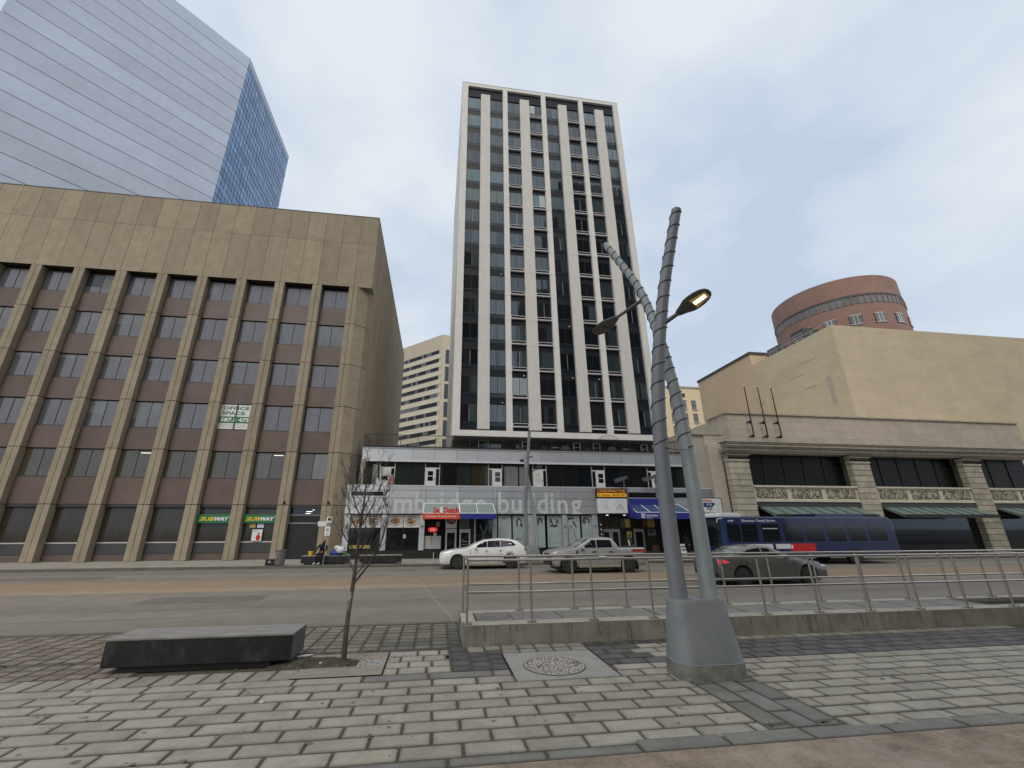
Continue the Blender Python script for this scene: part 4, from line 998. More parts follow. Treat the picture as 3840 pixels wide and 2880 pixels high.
part('entrance_panel', TB, ent)
for x in (.76, 1.77):
    def dr(b):
        y = YP + .26; b.box(x, x + .12, y, y + .06, .06, 1.97, 'alulight'); b.box(x + .68, x + .8, y, y + .06, .06, 1.97, 'alulight'); b.box(x + .12, x + .68, y, y + .06, 1.72, 1.97, 'alulight'); b.box(x + .12, x + .68, y, y + .06, .06, .3, 'alulight'); b.box(x + .12, x + .68, y + .02, y + .04, .3, 1.72, 'shopdark')
        if x > 1: b.box(x + .2, x + .6, y + .012, y + .018, 1.1, 1.14, 'plate'); b.box(x + .2, x + .6, y + .012, y + .018, .9, .93, 'plate')
    part('door', TB, dr, label='silver framed glass shop door')
# salon posters: generic portraits, one per pane
def portrait(x0, x1, st, seed, dark=False, label=None):
    R = random.Random(seed); w = x1 - x0; y = YP + .2; cx = (x0 + x1) / 2; s = w
    def poly(b, P, m, dy, t=1.): b.raw([(x0 + p[0] * w, y - dy, .65 + p[1] * 2.25) for p in P], [tuple(range(len(P)))], m, t)
    def el(b, cx, cz, rx, rz, m, dy, t=1., jit=0, n=18, a0=0, a1=6.283): poly(b, [(cx + rx * math.cos(a0 + (a1 - a0) * i / n) * (1 + R.uniform(-jit, jit)), cz + rz * math.sin(a0 + (a1 - a0) * i / n) * (1 + R.uniform(-jit, jit))) for i in range(n)], m, dy, t)
    def arm(b, P, m='postline', wd=.018, dy=.006): b.tube([(x0 + p[0] * w, y - dy, .65 + p[1] * 2.25) for p in P], wd * .6, m, 4)
    def f(b):
        b.box(x0, x1, y, y + .03, .65, 2.9, 'poster', R.uniform(.9, 1.05))
        hx = (.42, .52, .50, .48, .32, .5)[st]; hz = (.84, .80, .80, .82, .84, .78)[st]; k = (1., 1., 1.1, 1., .9, 1.5)[st]
        # hair mass first, then face, then clothing
        if st == 0: el(b, hx + .02, hz + .05, .13, .06, 'posthair', .002, 1.5, .15)
        if st == 1: el(b, hx, hz, .24, .13, 'posthair', .002, 1., .06); poly(b, [(hx - .23, hz), (hx - .2, hz - .18), (hx + .3, hz - .2), (hx + .34, hz - .1), (hx + .22, hz + .02)], 'posthair', .0021)
        if st == 2: el(b, hx, hz + .03, .30, .12, 'posthair', .002, .8, .08); poly(b, [(hx - .28, hz + .02), (hx - .22, hz - .12), (hx - .12, hz - .1), (hx - .1, hz)], 'posthair', .0021)
        if st == 3:
            for i in range(16): el(b, hx + R.uniform(-.25, .25), hz - .06 + R.uniform(-.12, .14), .10, .05, 'posthair', .002 + i * .0001, R.uniform(.6, 1.5), .3, 9)
        if st == 4: el(b, hx, hz + .06, .22, .05, 'posthair', .002, .6); poly(b, [(hx, hz + .02), (hx + .3, hz - .02), (hx + .45, hz - .26), (hx + .3, hz - .18), (hx + .12, hz - .06)], 'posthair', .0021, 1.2)
        if st == 5: el(b, hx - .05, hz + .06, .42, .13, 'posthair', .002, 1.3, .06)
        el(b, hx + .02, hz - .01, .115 * k, .075 * k, 'postface', .0035, 1.); poly(b, [(hx - .05, hz - .06), (hx + .08, hz - .06), (hx + .1, hz - .15), (hx - .07, hz - .15)], 'postface', .0032)
        el(b, hx - .02 * k, hz + .01, .016 * k, .005, 'posthair', .0045); el(b, hx + .07 * k, hz + .01, .016 * k, .005, 'posthair', .0045); el(b, hx + .03, hz - .04 * k, .025 * k, .005 * k, 'rust', .0045)
        if st in (2, 5): poly(b, [(hx - .12 * k, hz + .06), (hx + .14 * k, hz + .045), (hx + .02, hz + .02), (hx - .12 * k, hz - .02)], 'posthair', .0042, .9)
        if st < 5:
            a = R.uniform(-.04, .04)
            poly(b, [(hx - .07, hz - .13), (hx - .30, hz - .19), (hx - .36, .38), (hx - .26, .02), (hx + .34 + a, .02), (hx + .40, .36), (hx + .32, hz - .19), (hx + .1, hz - .13), (hx + .01, hz - .17)], 'postcloth', .003, R.uniform(.95, 1.15))
            if st == 0: arm(b, [(.2, .62), (.12, .5), (.2, .3), (.3, .18)]); arm(b, [(.42, .6), (.46, .4), (.6, .2)])
            if st == 1: arm(b, [(.12, .5), (.08, .3), (.2, .25), (.6, .28)]); arm(b, [(.9, .5), (.95, .2), (.75, .03)]); b.box(x0 + .25 * w, x0 + .75 * w, y - .006, y - .004, 1.2, 1.3, 'postline')
            if st == 2: arm(b, [(.1, .45), (.06, .15), (.4, .03)]); arm(b, [(.55, .24), (.7, .14), (.9, .1)]); arm(b, [(.5, .64), (.52, .56)])
            if st == 3: arm(b, [(.3, .55), (.22, .32), (.10, .10), (.3, .12), (.95, .16)]); arm(b, [(.65, .5), (.72, .36), (.4, .33)])
            if st == 4: arm(b, [(.12, .6), (.05, .3), (.2, .05)], wd=.035); arm(b, [(.5, .55), (.6, .35), (.72, .1)], wd=.04); arm(b, [(.35, .7), (.3, .6)], 'posthair', .06)
        else: poly(b, [(.1, .55), (.9, .55), (.98, .02), (.02, .02)], 'postcloth', .003, .95)
    part('window_poster', TB, f, label=label)
for n, (x0, x1) in enumerate(((4.62, 5.6), (5.72, 6.6), (7.42, 8.16), (8.35, 9.46), (9.86, 10.9), (11.04, 11.82))): portrait(x0, x1, n, n + 40, label='poster of a %s' % ('short haired woman turned sideways', 'woman with long dark hair', 'woman with a dark bob', 'woman with curly hair and crossed arms', 'woman in a dark hat', 'woman with brown hair')[n])
def darkwin(b):
    b.box(2.83, 4.17, YP + .2, YP + .24, .6, 2.9, 'shopdark'); b.box(2.83, 2.95, YP + .18, YP + .2, .6, 2.9, 'poster')
    for a, c, d, e in ((3.2, 2.3, 3.75, .8), (3.75, 2.2, 3.2, .7)): b.raw([(a, YP + .19, c), (a + .1, YP + .19, c), (d + .1, YP + .19, e), (d, YP + .19, e)], [(0, 1, 2, 3)], M['officepanel'])
part('window_poster', TB, darkwin, label='dark poster beside the blue awning')
# transit entrance on the right
def transit(b):
    y = YP + .55
    b.box(12.7, 17.35, y + .3, y + .35, 0, 2.95, 'shopwarm'); b.box(12.7, 14.15, y, y + .03, 2.02, 2.9, 'shopwarm'); b.box(14.15, 14.33, y - .05, y + .1, 0, 2.95, 'black'); b.box(12.68, 17.35, y - .02, y + .05, 1.94, 2.02, 'black')
    b.box(14.4, 14.65, y + .1, y + .13, 2.05, 2.7, 'officepanel'); b.box(14.72, 15.15, y + .1, y + .13, 2.05, 2.68, 'warmyellow'); b.box(16.2, 16.55, y + .1, y + .13, 2.05, 2.7, 'rust'); b.box(16.6, 17.2, y + .1, y + .13, 2.05, 2.7, 'warmyellow')
    b.box(14.8, 15.2, y + .1, y + .13, 1.0, 1.75, 'warmyellow'); b.box(16.55, 17.2, y + .1, y + .13, 1.45, 1.9, 'alu'); b.box(16.62, 17.0, y + .09, y + .1, 1.6, 1.85, 'greydark'); b.box(16.75, 17.3, y + .02, y + .1, .3, .75, 'brick_in')
    b.box(17.8, 20.2, y + .1, y + .13, 0.1, 2.9, 'shopdark'); b.box(18.0, 18.35, y + .05, y + .1, 2.05, 2.7, 'warmyellow'); b.box(18.4, 18.6, y + .05, y + .1, 2.05, 2.7, 'yellow'); b.box(18.7, 19.1, y + .05, y + .1, 2.05, 2.75, 'rust'); b.box(18.05, 18.7, y + .05, y + .1, .9, 1.9, 'rust'); b.box(18.8, 19.1, y + .05, y + .1, 1.2, 1.75, 'warmyellow')
    b.box(20.2, 20.4, y - .3, y + .1, 0, 2.95, 'black'); b.box(20.4, 23, y + .1, y + .13, 0, 2.95, 'shopdark')
    for x in (13.1, 14.5): b.box(x, x + .16, YP + .25, YP + .35, 2.93, 2.97, 'ceil_lamp')
part('entrance_panel', TB, transit)
for x, w in ((12.75, .68), (13.45, .72), (14.42, .78), (15.3, .86)):
    def dr(b):
        y = YP + .5; s = .13; b.box(x, x + s, y, y + .06, .05, 1.93, 'alu'); b.box(x + w - s, x + w, y, y + .06, .05, 1.93, 'alu'); b.box(x + s, x + w - s, y, y + .06, 1.72, 1.93, 'alu'); b.box(x + s, x + w - s, y, y + .06, .05, .3, 'alu'); b.box(x + s, x + w - s, y + .02, y + .04, .3, 1.72, 'shopdark')
    if x != 14.42: part('door', TB, dr, label='grey framed station door')
def terrail(b):
    y = YB + .12; b.box(-5.8, 21.05, y, y + .035, 9.12, 9.16, 'black'); b.box(-5.8, 21.05, y, y + .03, 8.22, 8.25, 'black'); x = -5.8; i = 0
    while x < 21.05:
        w = .02 if i % 12 else .05; b.box(x, x + w, y + .005, y + .025, 8.15, 9.14, 'black'); x += .115; i += 1
    for yy in (34, 35, 36): b.box(-5.8, -5.76, yy, yy + .04, 8.15, 9.14, 'black')
    b.box(-5.8, -5.77, y, 37, 9.12, 9.16, 'black')
tag(one('terrace_railing', terrail, None, None), 'black metal terrace railing along the top of the silver band', 'railing')

# terrace furniture (small, dark)
random.seed(31)
def clutter(b, x, s):
    r = random.Random(s)
    if s % 3 == 0:   # chair
        b.box(x, x + .5, 35.5, 36, 8.5, 8.56, 'greydark'); b.box(x, x + .5, 35.95, 36, 8.56, 9.0, 'greydark')
        for a in (0, .46): 
            for c in (35.5, 35.95): b.box(x + a, x + a + .04, c, c + .04, 8.12, 8.5, 'alu')
    elif s % 3 == 1:  # table
        b.cyl((x + .35, 35.6, 8.78), .4, .04, 'alu', n=16); b.cyl((x + .35, 35.6, 8.12), .03, .66, 'alu', n=8); b.cyl((x + .35, 35.6, 8.12), .2, .03, 'alu', n=12)
    else:  # covered barbecue
        b.prism([(x, 8.12), (x + .7, 8.12), (x + .75, 8.75), (x + .6, 9.0), (x + .1, 9.0), (x - .05, 8.75)], 35.4, 35.9, 'clothgrey', 'y')
for k, (x, s, l, c) in enumerate(((9.2, 3, 'dark patio chair on the terrace near the middle door', 'chair'), (9.95, 4, 'round patio table on the terrace next to the dark chair', 'table'), (10.9, 5, 'covered barbecue on the terrace left of the third white door', 'barbecue'), (13.3, 6, 'dark patio chair between the two middle white terrace doors', 'chair'),
        (15.3, 5, 'covered barbecue on the terrace right of the fourth white door', 'barbecue'), (16.6, 4, 'round patio table on the right part of the terrace', 'table'), (17.6, 3, 'dark patio chair on the right part of the terrace', 'chair'))):
    nm = {'chair': 'patio_chair', 'table': 'patio_table', 'barbecue': 'covered_barbecue'}[c]
    tag(one(nm, lambda b: clutter(b, x, s), None, None), l, c, 'terrace furniture')
tag(one('garden_arch', lambda b: (b.tube([(14.3 + 1.1 * math.cos(a) + .9, 35.0, 9.2 + .75 * math.sin(a)) for a in [PI * i / 14 for i in range(15)]], .018, 'black', 6), b.tube([(14.1, 35.0, 8.1), (14.1, 35.0, 9.2)], .018, 'black', 6), b.tube([(16.3, 35.0, 8.1), (16.3, 35.0, 9.2)], .018, 'black', 6)), None, None), 'thin black wire arch standing up from the terrace railing', 'arch')
# door surroundings of the balcony
one('plaid_blanket', lambda b: ([b.box(-3.72, -3.36, 33.1, 33.16, 5.05, 5.95 - .0, 'plaid')] + [b.box(-3.725, -3.355, 33.095, 33.1, z, z + .06, 'plaidred') for z in (5.1, 5.24, 5.38, 5.52, 5.66, 5.8)] + [b.box(x, x + .03, 33.09, 33.095, 5.05, 5.95, 'plaidred') for x in (-3.66, -3.56, -3.46)]), 'red and white plaid blanket hanging beside the leftmost balcony door', 'blanket')
one('white_curtain_wrap', lambda b: b.prism([(-4.6, 5.05), (-3.75, 5.05), (-3.75, 5.45), (-3.95, 5.6), (-4.2, 5.5), (-4.4, 5.42), (-4.5, 5.75), (-4.58, 5.7)], 33.12, 33.2, 'clothwhite', 'y'), 'crumpled white sheet heaped on the balcony by the leftmost door', 'sheet')
def rp(b):
    x = -5.6
    b.tube([(x, 32.2, 5.0), (x + .1, 32.2, 7.0)], .16, 'rope', 12)
    for i in range(9): z = 5.05 + i * .21; b.tube([(x - .16 + z * .01, 32.04, z), (x + .18, 32.04, z + .3)], .035, 'rope', 6)
one('twisted_column', rp, 'pale twisted column on the balcony beside the brown wall', 'column')

# ------------------------------------------------------------------ signs and awnings
aw = thing('restaurant_awning', 'glass topped awning with red sign over the restaurant door', 'awning', (.4, 31.3, 2.6))
def redsign(b):
    b.box(-.90, 1.68, 30.16, 30.24, 2.63, 3.0, 'red'); b.box(-.87, -.8, 30.24, YP, 2.63, 2.95, 'red')
part('sign_board', aw, redsign)
def redtxt(b):
    text_on(b, 'De', -.15, .24, 3.03, 3.40, 30.2, 'redletter', .05, .03); text_on(b, 'Dutch', .52, 1.62, 3.03, 3.42, 30.2, 'redletter', .05, .03); b.box(.28, .50, 30.12, 30.18, 3.03, 3.40, 'textwhite')
    b.box(.33, .45, 30.1, 30.13, 3.38, 3.47, 'textwhite'); text_on(b, 'De Breakfast, De Brunch, De Lunch', -.66, 1.42, 2.74, 2.86, 30.16, 'textwhite', .02)
part('lettering', aw, redtxt)
def awframe(x0, x1, zt=3.5, zb=3.0, yf=30.2, n=2, glassm='awnglass', xs=.22):
    def f(b):
        for i in range(n + 1):
            x = x0 + (x1 - x0) * i / n; b.tube([(x, YP, zt + .25), (x, yf, zb + .03)], .028, 'textwhite', 6)
        b.box(x0, x1, yf - .02, yf + .03, zb, zb + .05, 'textwhite'); b.box(x0, x1, YP - .03, YP, zt + .22, zt + .27, 'textwhite')
        b.raw([(x0, YP, zt + .24), (x1, YP, zt + .24), (x1, yf, zb + .03), (x0, yf, zb + .03), (x0, YP, zt + .225), (x1, YP, zt + .225), (x1, yf, zb + .015), (x0, yf, zb + .015)], [(0, 3, 2, 1), (4, 5, 6, 7)], glassm)
    return f
part('glass_roof', aw, awframe(-.85, 1.66, n=1))
aw2 = thing('blue_awning', 'glass roofed awning with a plain blue front right of the red restaurant sign', 'awning', (3, 31.3, 2.6), 'blue awnings')
part('valance', aw2, lambda b: (b.box(1.70, 4.26, 30.16, 30.22, 2.63, 3.0, 'blueawn'), b.box(4.2, 4.26, 30.22, YP, 2.63, 3.0, 'blueawn')))
part('glass_roof', aw2, awframe(1.70, 4.2, n=2))
aw3 = thing('station_awning', 'blue station awning with white train symbol and lettering', 'awning', (16.5, 31.3, 2.6), 'blue awnings')
part('valance', aw3, lambda b: (b.box(14.75, 19.1, 30.16, 30.22, 2.64, 3.09, 'blueawn'), b.prism([(YP, 2.75), (30.2, 2.64), (30.2, 3.09), (YP, 3.95), (YP, 3.95)], 14.70, 14.75, 'blueawn', 'x')))
part('glass_roof', aw3, awframe(14.78, 19.05, 3.5, 3.09, n=4, glassm='awnblueglass'))
def st(b):
    text_on(b, 'Central Station', 15.42, 16.42, 2.82, 2.97, 30.16, 'textwhite', .01); b.box(15.1, 15.34, 30.14, 30.16, 2.72, 3.02, 'textwhite'); b.box(15.16, 15.28, 30.13, 30.14, 2.80, 2.94, 'bluedark'); b.box(15.17, 15.27, 30.125, 30.13, 2.88, 2.92, 'textwhite'); text_on(b, 'Edmonton Transit', 15.44, 15.95, 2.70, 2.76, 30.16, 'textwhite')
part('lettering', aw3, st)
one('blue_sign_panel', lambda b: b.box(14.95, 17.7, YP - .12, YP - .02, 3.55, 4.2, 'blueawn'), 'plain blue sign panel above the station awning', 'sign')
ch = thing('chiropractor_sign', 'black and orange chiropractor sign above the white clinic sign', 'sign', (13.4, 31.5, 4.5))
part('sign_board', ch, lambda b: (b.box(12.17, 14.68, 31.28, 31.5, 4.18, 4.90, 'maroon'), b.box(12.25, 14.6, 31.27, 31.28, 4.30, 4.56, 'amber')))
def cht(b):
    text_on(b, 'CHIROPRACTOR', 12.30, 14.54, 4.62, 4.84, 31.28, 'orange', .01); text_on(b, 'Dr. Shoeman  780-423-7247', 12.32, 14.52, 4.36, 4.50, 31.27, 'maroon', .03, .006)
part('lettering', ch, cht)
cw = thing('clinic_sign', 'white sign with two grey line logos below the chiropractor sign', 'sign', (13.4, 31.5, 3.6))
part('sign_board', cw, lambda b: (b.box(12.23, 14.60, 31.28, 31.5, 3.08, 4.16, 'signwhite'), b.box(12.20, 14.63, 31.30, 31.49, 3.05, 3.08, 'black')))
def logos(b):
    y = 31.275
    def arc(cx, cz, r, a0, a1, w=.012, n=20): b.tube([(cx + r * math.cos(a0 + (a1 - a0) * i / n), y, cz + r * math.sin(a0 + (a1 - a0) * i / n)) for i in range(n + 1)], w, 'logogrey', 4, smooth=False)
    arc(12.78, 3.8, .2, -.6, 3.9); arc(12.98, 3.52, .12, 1.2, 6); b.box(12.66, 12.86, y - .005, y + .004, 3.62, 3.64, 'logogrey'); b.box(12.75, 12.77, y - .005, y + .004, 3.52, 3.74, 'logogrey'); b.box(12.86, 12.88, y - .005, y + .004, 3.44, 3.72, 'logogrey')
    arc(13.98, 3.7, .33, 0.0, PI, .016); b.box(13.63, 14.33, y - .005, y + .004, 3.48, 3.53, 'logogrey')
    for k, h in enumerate((.08, .17, .24, .17, .1)): b.prism([(13.78 + k * .085, 3.6), (13.86 + k * .085, 3.6), (13.82 + k * .085, 3.62 + h)], y - .005, y + .004, 'logogrey', 'y')
    text_on(b, 'LINEAR', 13.66, 14.32, 3.34, 3.42, 31.28, 'logogrey', .02, .006); text_on(b, 'WELLNESS', 12.55, 13.2, 3.36, 3.40, 31.28, 'logogrey', .0, .006)
part('logo', cw, logos)
pz = thing('pizza_sign', 'white sign with a red and blue pizza emblem near the bus', 'sign', (21.7, 31.5, 3.6))
part('sign_board', pz, lambda b: (b.box(20.6, 22.52, 31.28, 31.5, 3.14, 4.22, 'signwhite'), b.box(20.6, 22.6, 31.3, 31.6, 4.22, 4.28, 'black'), b.box(22.52, 22.58, 31.28, 31.5, 3.1, 4.25, 'greydark')))
def pzt(b):
    y = 31.275; text_on(b, 'PIZZA', 21.0, 21.75, 3.98, 4.14, 31.28, 'redletter', .03); b.prism([(20.95, 3.60), (21.05, 3.56), (21.7, 3.56), (21.8, 3.68), (21.95, 3.72), (21.92, 3.9), (20.98, 3.9)], y - .006, y, 'busmid', 'y'); text_on(b, '73', 21.2, 21.65, 3.66, 3.82, y - .006, 'signwhite', .02, .006)
    text_on(b, 'PIZZA', 21.2, 21.7, 3.38, 3.52, 31.28, 'bluedark', .03); b.tube([(21.33, y, 3.36), (21.45, y, 3.22), (21.57, y, 3.36)], .012, 'redletter', 4)
    b.tube([(22.25, y, 3.3), (22.18, y, 3.6), (22.28, y, 3.85), (22.24, y, 4.05)], .008, 'logogrey', 4)
part('logo', pz, pzt)
op = thing('open_sign', 'red neon OPEN sign hanging in the restaurant window', 'sign', (-.2, 31.8, 1.9))
def opn(b):
    y = YP + .27
    P = [(-.48, 1.93), (-.42, 2.02), (-.3, 2.05), (.0, 2.05), (.12, 2.02), (.16, 1.93), (.12, 1.84), (.0, 1.80), (-.3, 1.80), (-.42, 1.84)]
    b.tube([(x, y, z) for x, z in P + P[:1]], .022, 'openred', 6); text_on(b, 'OPEN', -.36, .04, 1.86, 1.99, y, 'openpink', .02)
part('neon_tube', op, opn)
def flood(x, w, label, hz=5.6, post=14.62):
    t = thing('sign_floodlight', label, 'floodlight', (x, 31.2, 4.9), 'floodlights over the signs')
    part('post', t, lambda b: b.tube([(post, YP - .05, 4.2), (post + .02, YP - .1, 5.75), (x + .1, 31.25, hz + .22)], .05, 'alu', 8))
    def hd(b):
        b.prism([(x - w, hz - .16), (x - w + .1, hz - .28), (x - .1, hz + .05), (x, hz + .22), (x - .2, hz + .24), (x - w, hz + .04)], 31.0, 31.3, 'lamphead', 'y')
    part('lamp_head', t, hd); return t
flood(14.7, .98, 'beige floodlight on a short post above the chiropractor sign')
flood(17.25, 1.2, 'long dark floodlight on a post above the blue station awning', 5.72, 17.3)

# ------------------------------------------------------------------ the brown concrete office building
BR = thing('brown_office_building', 'brown concrete office building with ribbed pillars on the left', 'building', (-16, 36, 0))
YW = 32.26; XC = -6.26
random.seed(4)
def bmass(b):
    b.box(-46, XC - .02, YW + 1.3, 65, 0, 29.0, 'brownconc')
    b.box(-46, XC - 1.15, YW + .75, YW + 1.3, 3.6, 22, 'darkvoid')
    b.box(-46, XC - 1.15, YW + .75, YW + 1.3, 21.75, 29.0, 'brownconc')
part('wall', BR, bmass)
def fascia(b):
    b.box(-46, XC - .07, YW + .03, YW + 1.3, 21.78, 29.1, 'brownjoint')
    x = XC
    while x > -46:
        for z0, z1 in ((21.76, 26.19), (26.21, 29.15)): b.box(x - 1.512 + .012, x - .012, YW, YW + .03, z0, z1, 'brownconc', random.uniform(.88, 1.12))
        x -= 1.512
    b.box(-46, XC + .02, YW - .02, YW + 1.3, 29.15, 29.22, 'greydark')
    b.box(XC - 1.15, XC, YW + .03, YW + 1.3, 21.74, 21.78, 'brownconc', .8)
part('fascia', BR, fascia)
def side(b):
    z = [0, 3.63, 7.44, 11.05, 14.6, 18.2, 21.78, 26.2, 29.15]
    for i, (z0, z1) in enumerate(zip(z, z[1:])):
        y = YW if z0 > 21 else YW + 1.15; 
        while y < 65:
            w = 1.5 if (y > YW + 1.2 or z0 > 21) else 1.5; b.box(XC - .05, XC, y + .012, min(y + w, 65) - .012, z0 + .01, z1 - .01, 'brownconc', random.uniform(.9, 1.08)); y += w
    b.box(XC - .3, XC - .06, YW + 1.1, 65, 0, 29.1, 'brownjoint'); b.box(XC - 1.2, XC + .02, YW, 65.02, 29.15, 29.22, 'greydark')
part('side_wall', BR, side)
def chamfer(b):
    z = [0, 3.63, 7.44, 11.05, 14.6, 18.2, 21.78]
    A = (XC - 1.17, YW); Bp = (XC - .32, YW + .55); Cp = (XC, YW + 1.15)
    for z0, z1 in zip(z, z[1:]):
        for p, q in ((A, Bp), (Bp, Cp)):
            t = random.uniform(.92, 1.06); dx, dy = q[0] - p[0], q[1] - p[1]; L = math.hypot(dx, dy); ux, uy = dx / L * .012, dy / L * .012; nx, ny = -dy / L * .06, dx / L * .06
            b.prism([(p[0] + ux, p[1] + uy), (q[0] - ux, q[1] - uy), (q[0] - ux + nx, q[1] - uy + ny), (p[0] + ux + nx, p[1] + uy + ny)], z0 + .025, z1 - .025, 'brownconc', 'z', t)
    b.prism([(A[0] + .02, A[1] + .05), (Bp[0] - .02, Bp[1] + .05), (Cp[0] - .02, Cp[1]), (Cp[0] - .02, Cp[1] + .3), (A[0], A[1] + 1)], 0, 21.7, 'brownjoint')
    for z in (16.9, 16.2, 13.4, 12.5, 9.9, 8.6, 6.2, 15.3, 11.8, 10.4): b.cyl((XC - .8 + random.uniform(-.2, .25), YW + .22, z), .035, .05, 'brownjoint', 'y', 8)
part('corner', BR, chamfer)
pil = [-7.79 - .34 - 3.0 * 0]
px = -7.80
PX = [-7.79] + [-10.79 - 3.0 * k for k in range(12)]
for p in PX:
    def pillar(b):
        w = .37; z = [0, 3.63, 7.44, 11.05, 14.6, 18.2, 21.76]
        for z0, z1 in zip(z, z[1:]):
            t = random.uniform(.92, 1.08)
            b.box(p - w, p - .015, YW, YW + .8, z0 + .022, z1 - .022, 'brownconc', t); b.box(p + .015, p + w, YW, YW + .8, z0 + .022, z1 - .022, 'brownconc', t * random.uniform(.97, 1.03))
        b.box(p - w + .03, p + w - .03, YW + .03, YW + .78, 0, 21.76, 'brownjoint')
    part('pillar', BR, pillar)
tops = [21.62, 18.16, 14.56, 11.03, 7.42]; sills = [19.83, 16.26, 12.69, 9.08, 5.49]; nxt = [18.18, 14.58, 11.05, 7.44, 3.65]
for bi in range(len(PX) - 1):
    x1, x0 = PX[bi] - .37, PX[bi + 1] + .37
    for r in range(5):
        kind = 'brownglass'
        if r == 4: kind = 'officewarm'
        if r == 3 and bi == 2: kind = 'brownglass2'
        def w(b):
            y = YW + .52; zt, zs = tops[r], sills[r]; xm = (x0 + x1) / 2 + .02
            b.box(x0, x1, y + .02, y + .06, zs, zt, 'frame_br'); b.box(xm - .022, xm + .022, y - .02, y + .02, zs, zt, 'frame_br'); b.box(x0, x1, y - .03, y + .02, zs - .04, zs + .03, 'frame_br')
            for n, (a, c) in enumerate(((x0 + .05, xm - .03), (xm + .03, x1 - .02))):
                k = kind
                if r == 4 and bi == 1 and n == 0: k = 'officepanel'
                if r == 4 and bi == 0 and n == 1: k = 'brownglass2'
                b.raw([(a, y, zs + .03), (c, y, zs + .03), (c, y, zt - .06), (a, y, zt - .06)], [(0, 1, 2, 3)], M[k])
                if r == 2: b.raw([(a, y - .003, zt - .3), (c, y - .003, zt - .3), (c, y - .003, zt - .06), (a, y - .003, zt - .06)], [(0, 1, 2, 3)], M['brownglass2'])
                if bi > 2 and r in (0, 1, 3) and random.random() < .45:
                    q = random.uniform(.15, 1.3); b.raw([(a, y - .003, zt - .06 - q), (c, y - .003, zt - .06 - q), (c, y - .003, zt - .06), (a, y - .003, zt - .06)], [(0, 1, 2, 3)], M[random.choice(('brownglass2', 'brownglass2', 'farglass', 'officepanel'))])
                if r == 1 and bi in (0, 1): b.raw([(a, y - .003, zs + .6), (c, y - .003, zs + .6), (c, y - .003, zt - .06), (a, y - .003, zt - .06)], [(0, 1, 2, 3)], M['brownglass2'])
                if r == 4 and bi in (1, 4) and n == 1: b.box(a + .1, c - .3, y - .004, y - .002, zt - .22, zt - .19, 'ceil_lamp')
        part('window', BR, w)
        part('spandrel', BR, lambda b: b.box(x0, x1, YW + .44, YW + .5, nxt[r] + .02, sills[r] - .04, 'brownsp', random.uniform(.9, 1.15)))
def gfl(b):
    b.box(-46, -8.2, YW + .44, YW + .6, 3.45, 3.66, 'frame_br'); b.box(-46, -7.4, YW + .8, YW + 1.2, 0, 3.6, 'black')
    for bi in range(1, len(PX) - 1):
        x1, x0 = PX[bi] - .37, PX[bi + 1] + .37
        b.box(x0, x1, YW + .55, YW + .6, 0.0, .42, 'brownsp'); b.box(x0, x1, YW + .56, YW + .6, .42, 3.4, 'shopwarm'); b.box(x0, x1, YW + .54, YW + .57, 1.12, 1.2, 'alulight'); b.box(x0 + .05, x1 - .05, YW + .535, YW + .56, .45, 1.1, 'greydark')
part('shopfront', BR, gfl)
def bdoor(b):
    x0, x1 = -10.42, -8.16; y = YW + .5
    b.box(x0, x1, y, y + .06, 0, 2.38, 'blackmetal'); b.box(x0, x1, y, y + .06, 2.42, 2.94, 'black'); b.box(x0, x1, y - .02, y, 2.38, 2.42, 'alulight'); b.box(x0, x1, y - .02, y, 2.94, 2.97, 'alulight'); b.box(x0 + .02, x0 + .05, y - .02, y, 2.42, 2.94, 'alulight')
    b.box(x0, x1, y + .1, y + .14, 2.97, 3.45, 'shopdark'); b.box(-9.3, -8.9, y + .06, y + .1, 3.18, 3.22, 'ceil_lamp'); b.box(-8.9, -8.75, y + .06, y + .1, 3.3, 3.33, 'ceil_lamp'); b.box(-9.35, -9.0, y + .06, y + .1, 3.05, 3.08, 'ceil_lamp')
    for i in range(9): b.box(x0 + .02, x1, y - .004, y, .2 + i * .24, .21 + i * .24, 'black')
part('roller_door', BR, bdoor)
for p in PX[:2]: part('camera_dome', BR, lambda b: (b.blob((p + .08, YW - .08, 3.78), (.09, .09, .09), 'black', 10, 6), b.box(p + .05, p + .1, YW - .06, YW, 3.82, 3.92, 'black')))
for k, lab in ((1, 'green sandwich shop sign over the shop window right of the leftmost street pillar'), (2, 'green sandwich shop sign cut off by the left pillar')):
    x1, x0 = PX[k] - .38, PX[k + 1] + .38
    t = thing('shop_sign', lab, 'sign', ((x0 + x1) / 2, YW + .3, 2.4), 'green shop signs')
    part('sign_board', t, lambda b: b.box(x0, x1, YW + .32, YW + .5, 2.41, 2.99, 'subgreen'), bevel=.01)
    def tx(b):
        w = x1 - x0; y = YW + .32; text_on(b, 'SUB', x0 + .10 * w, x0 + .49 * w, 2.56, 2.82, y, 'yellow', .04, shear=.2); text_on(b, 'WAY', x0 + .48 * w, x0 + .90 * w, 2.56, 2.82, y, 'textwhite', .04, shear=.2)
        for (ax, dx, m, z) in ((x0 + .10 * w, -.12, 'yellow', 2.56), (x0 + .92 * w, .1, 'textwhite', 2.80)): b.prism([(ax, z), (ax + dx, z + .02), (ax, z + .05)], y - .012, y, m, 'y')
    part('lettering', t, tx)
os_ = thing('office_space_sign', 'white and green OFFICE SPACE leasing banner in an upper window', 'banner', (-15.3, YW + .4, 10))
OX0, OX1 = -16.42, -14.2
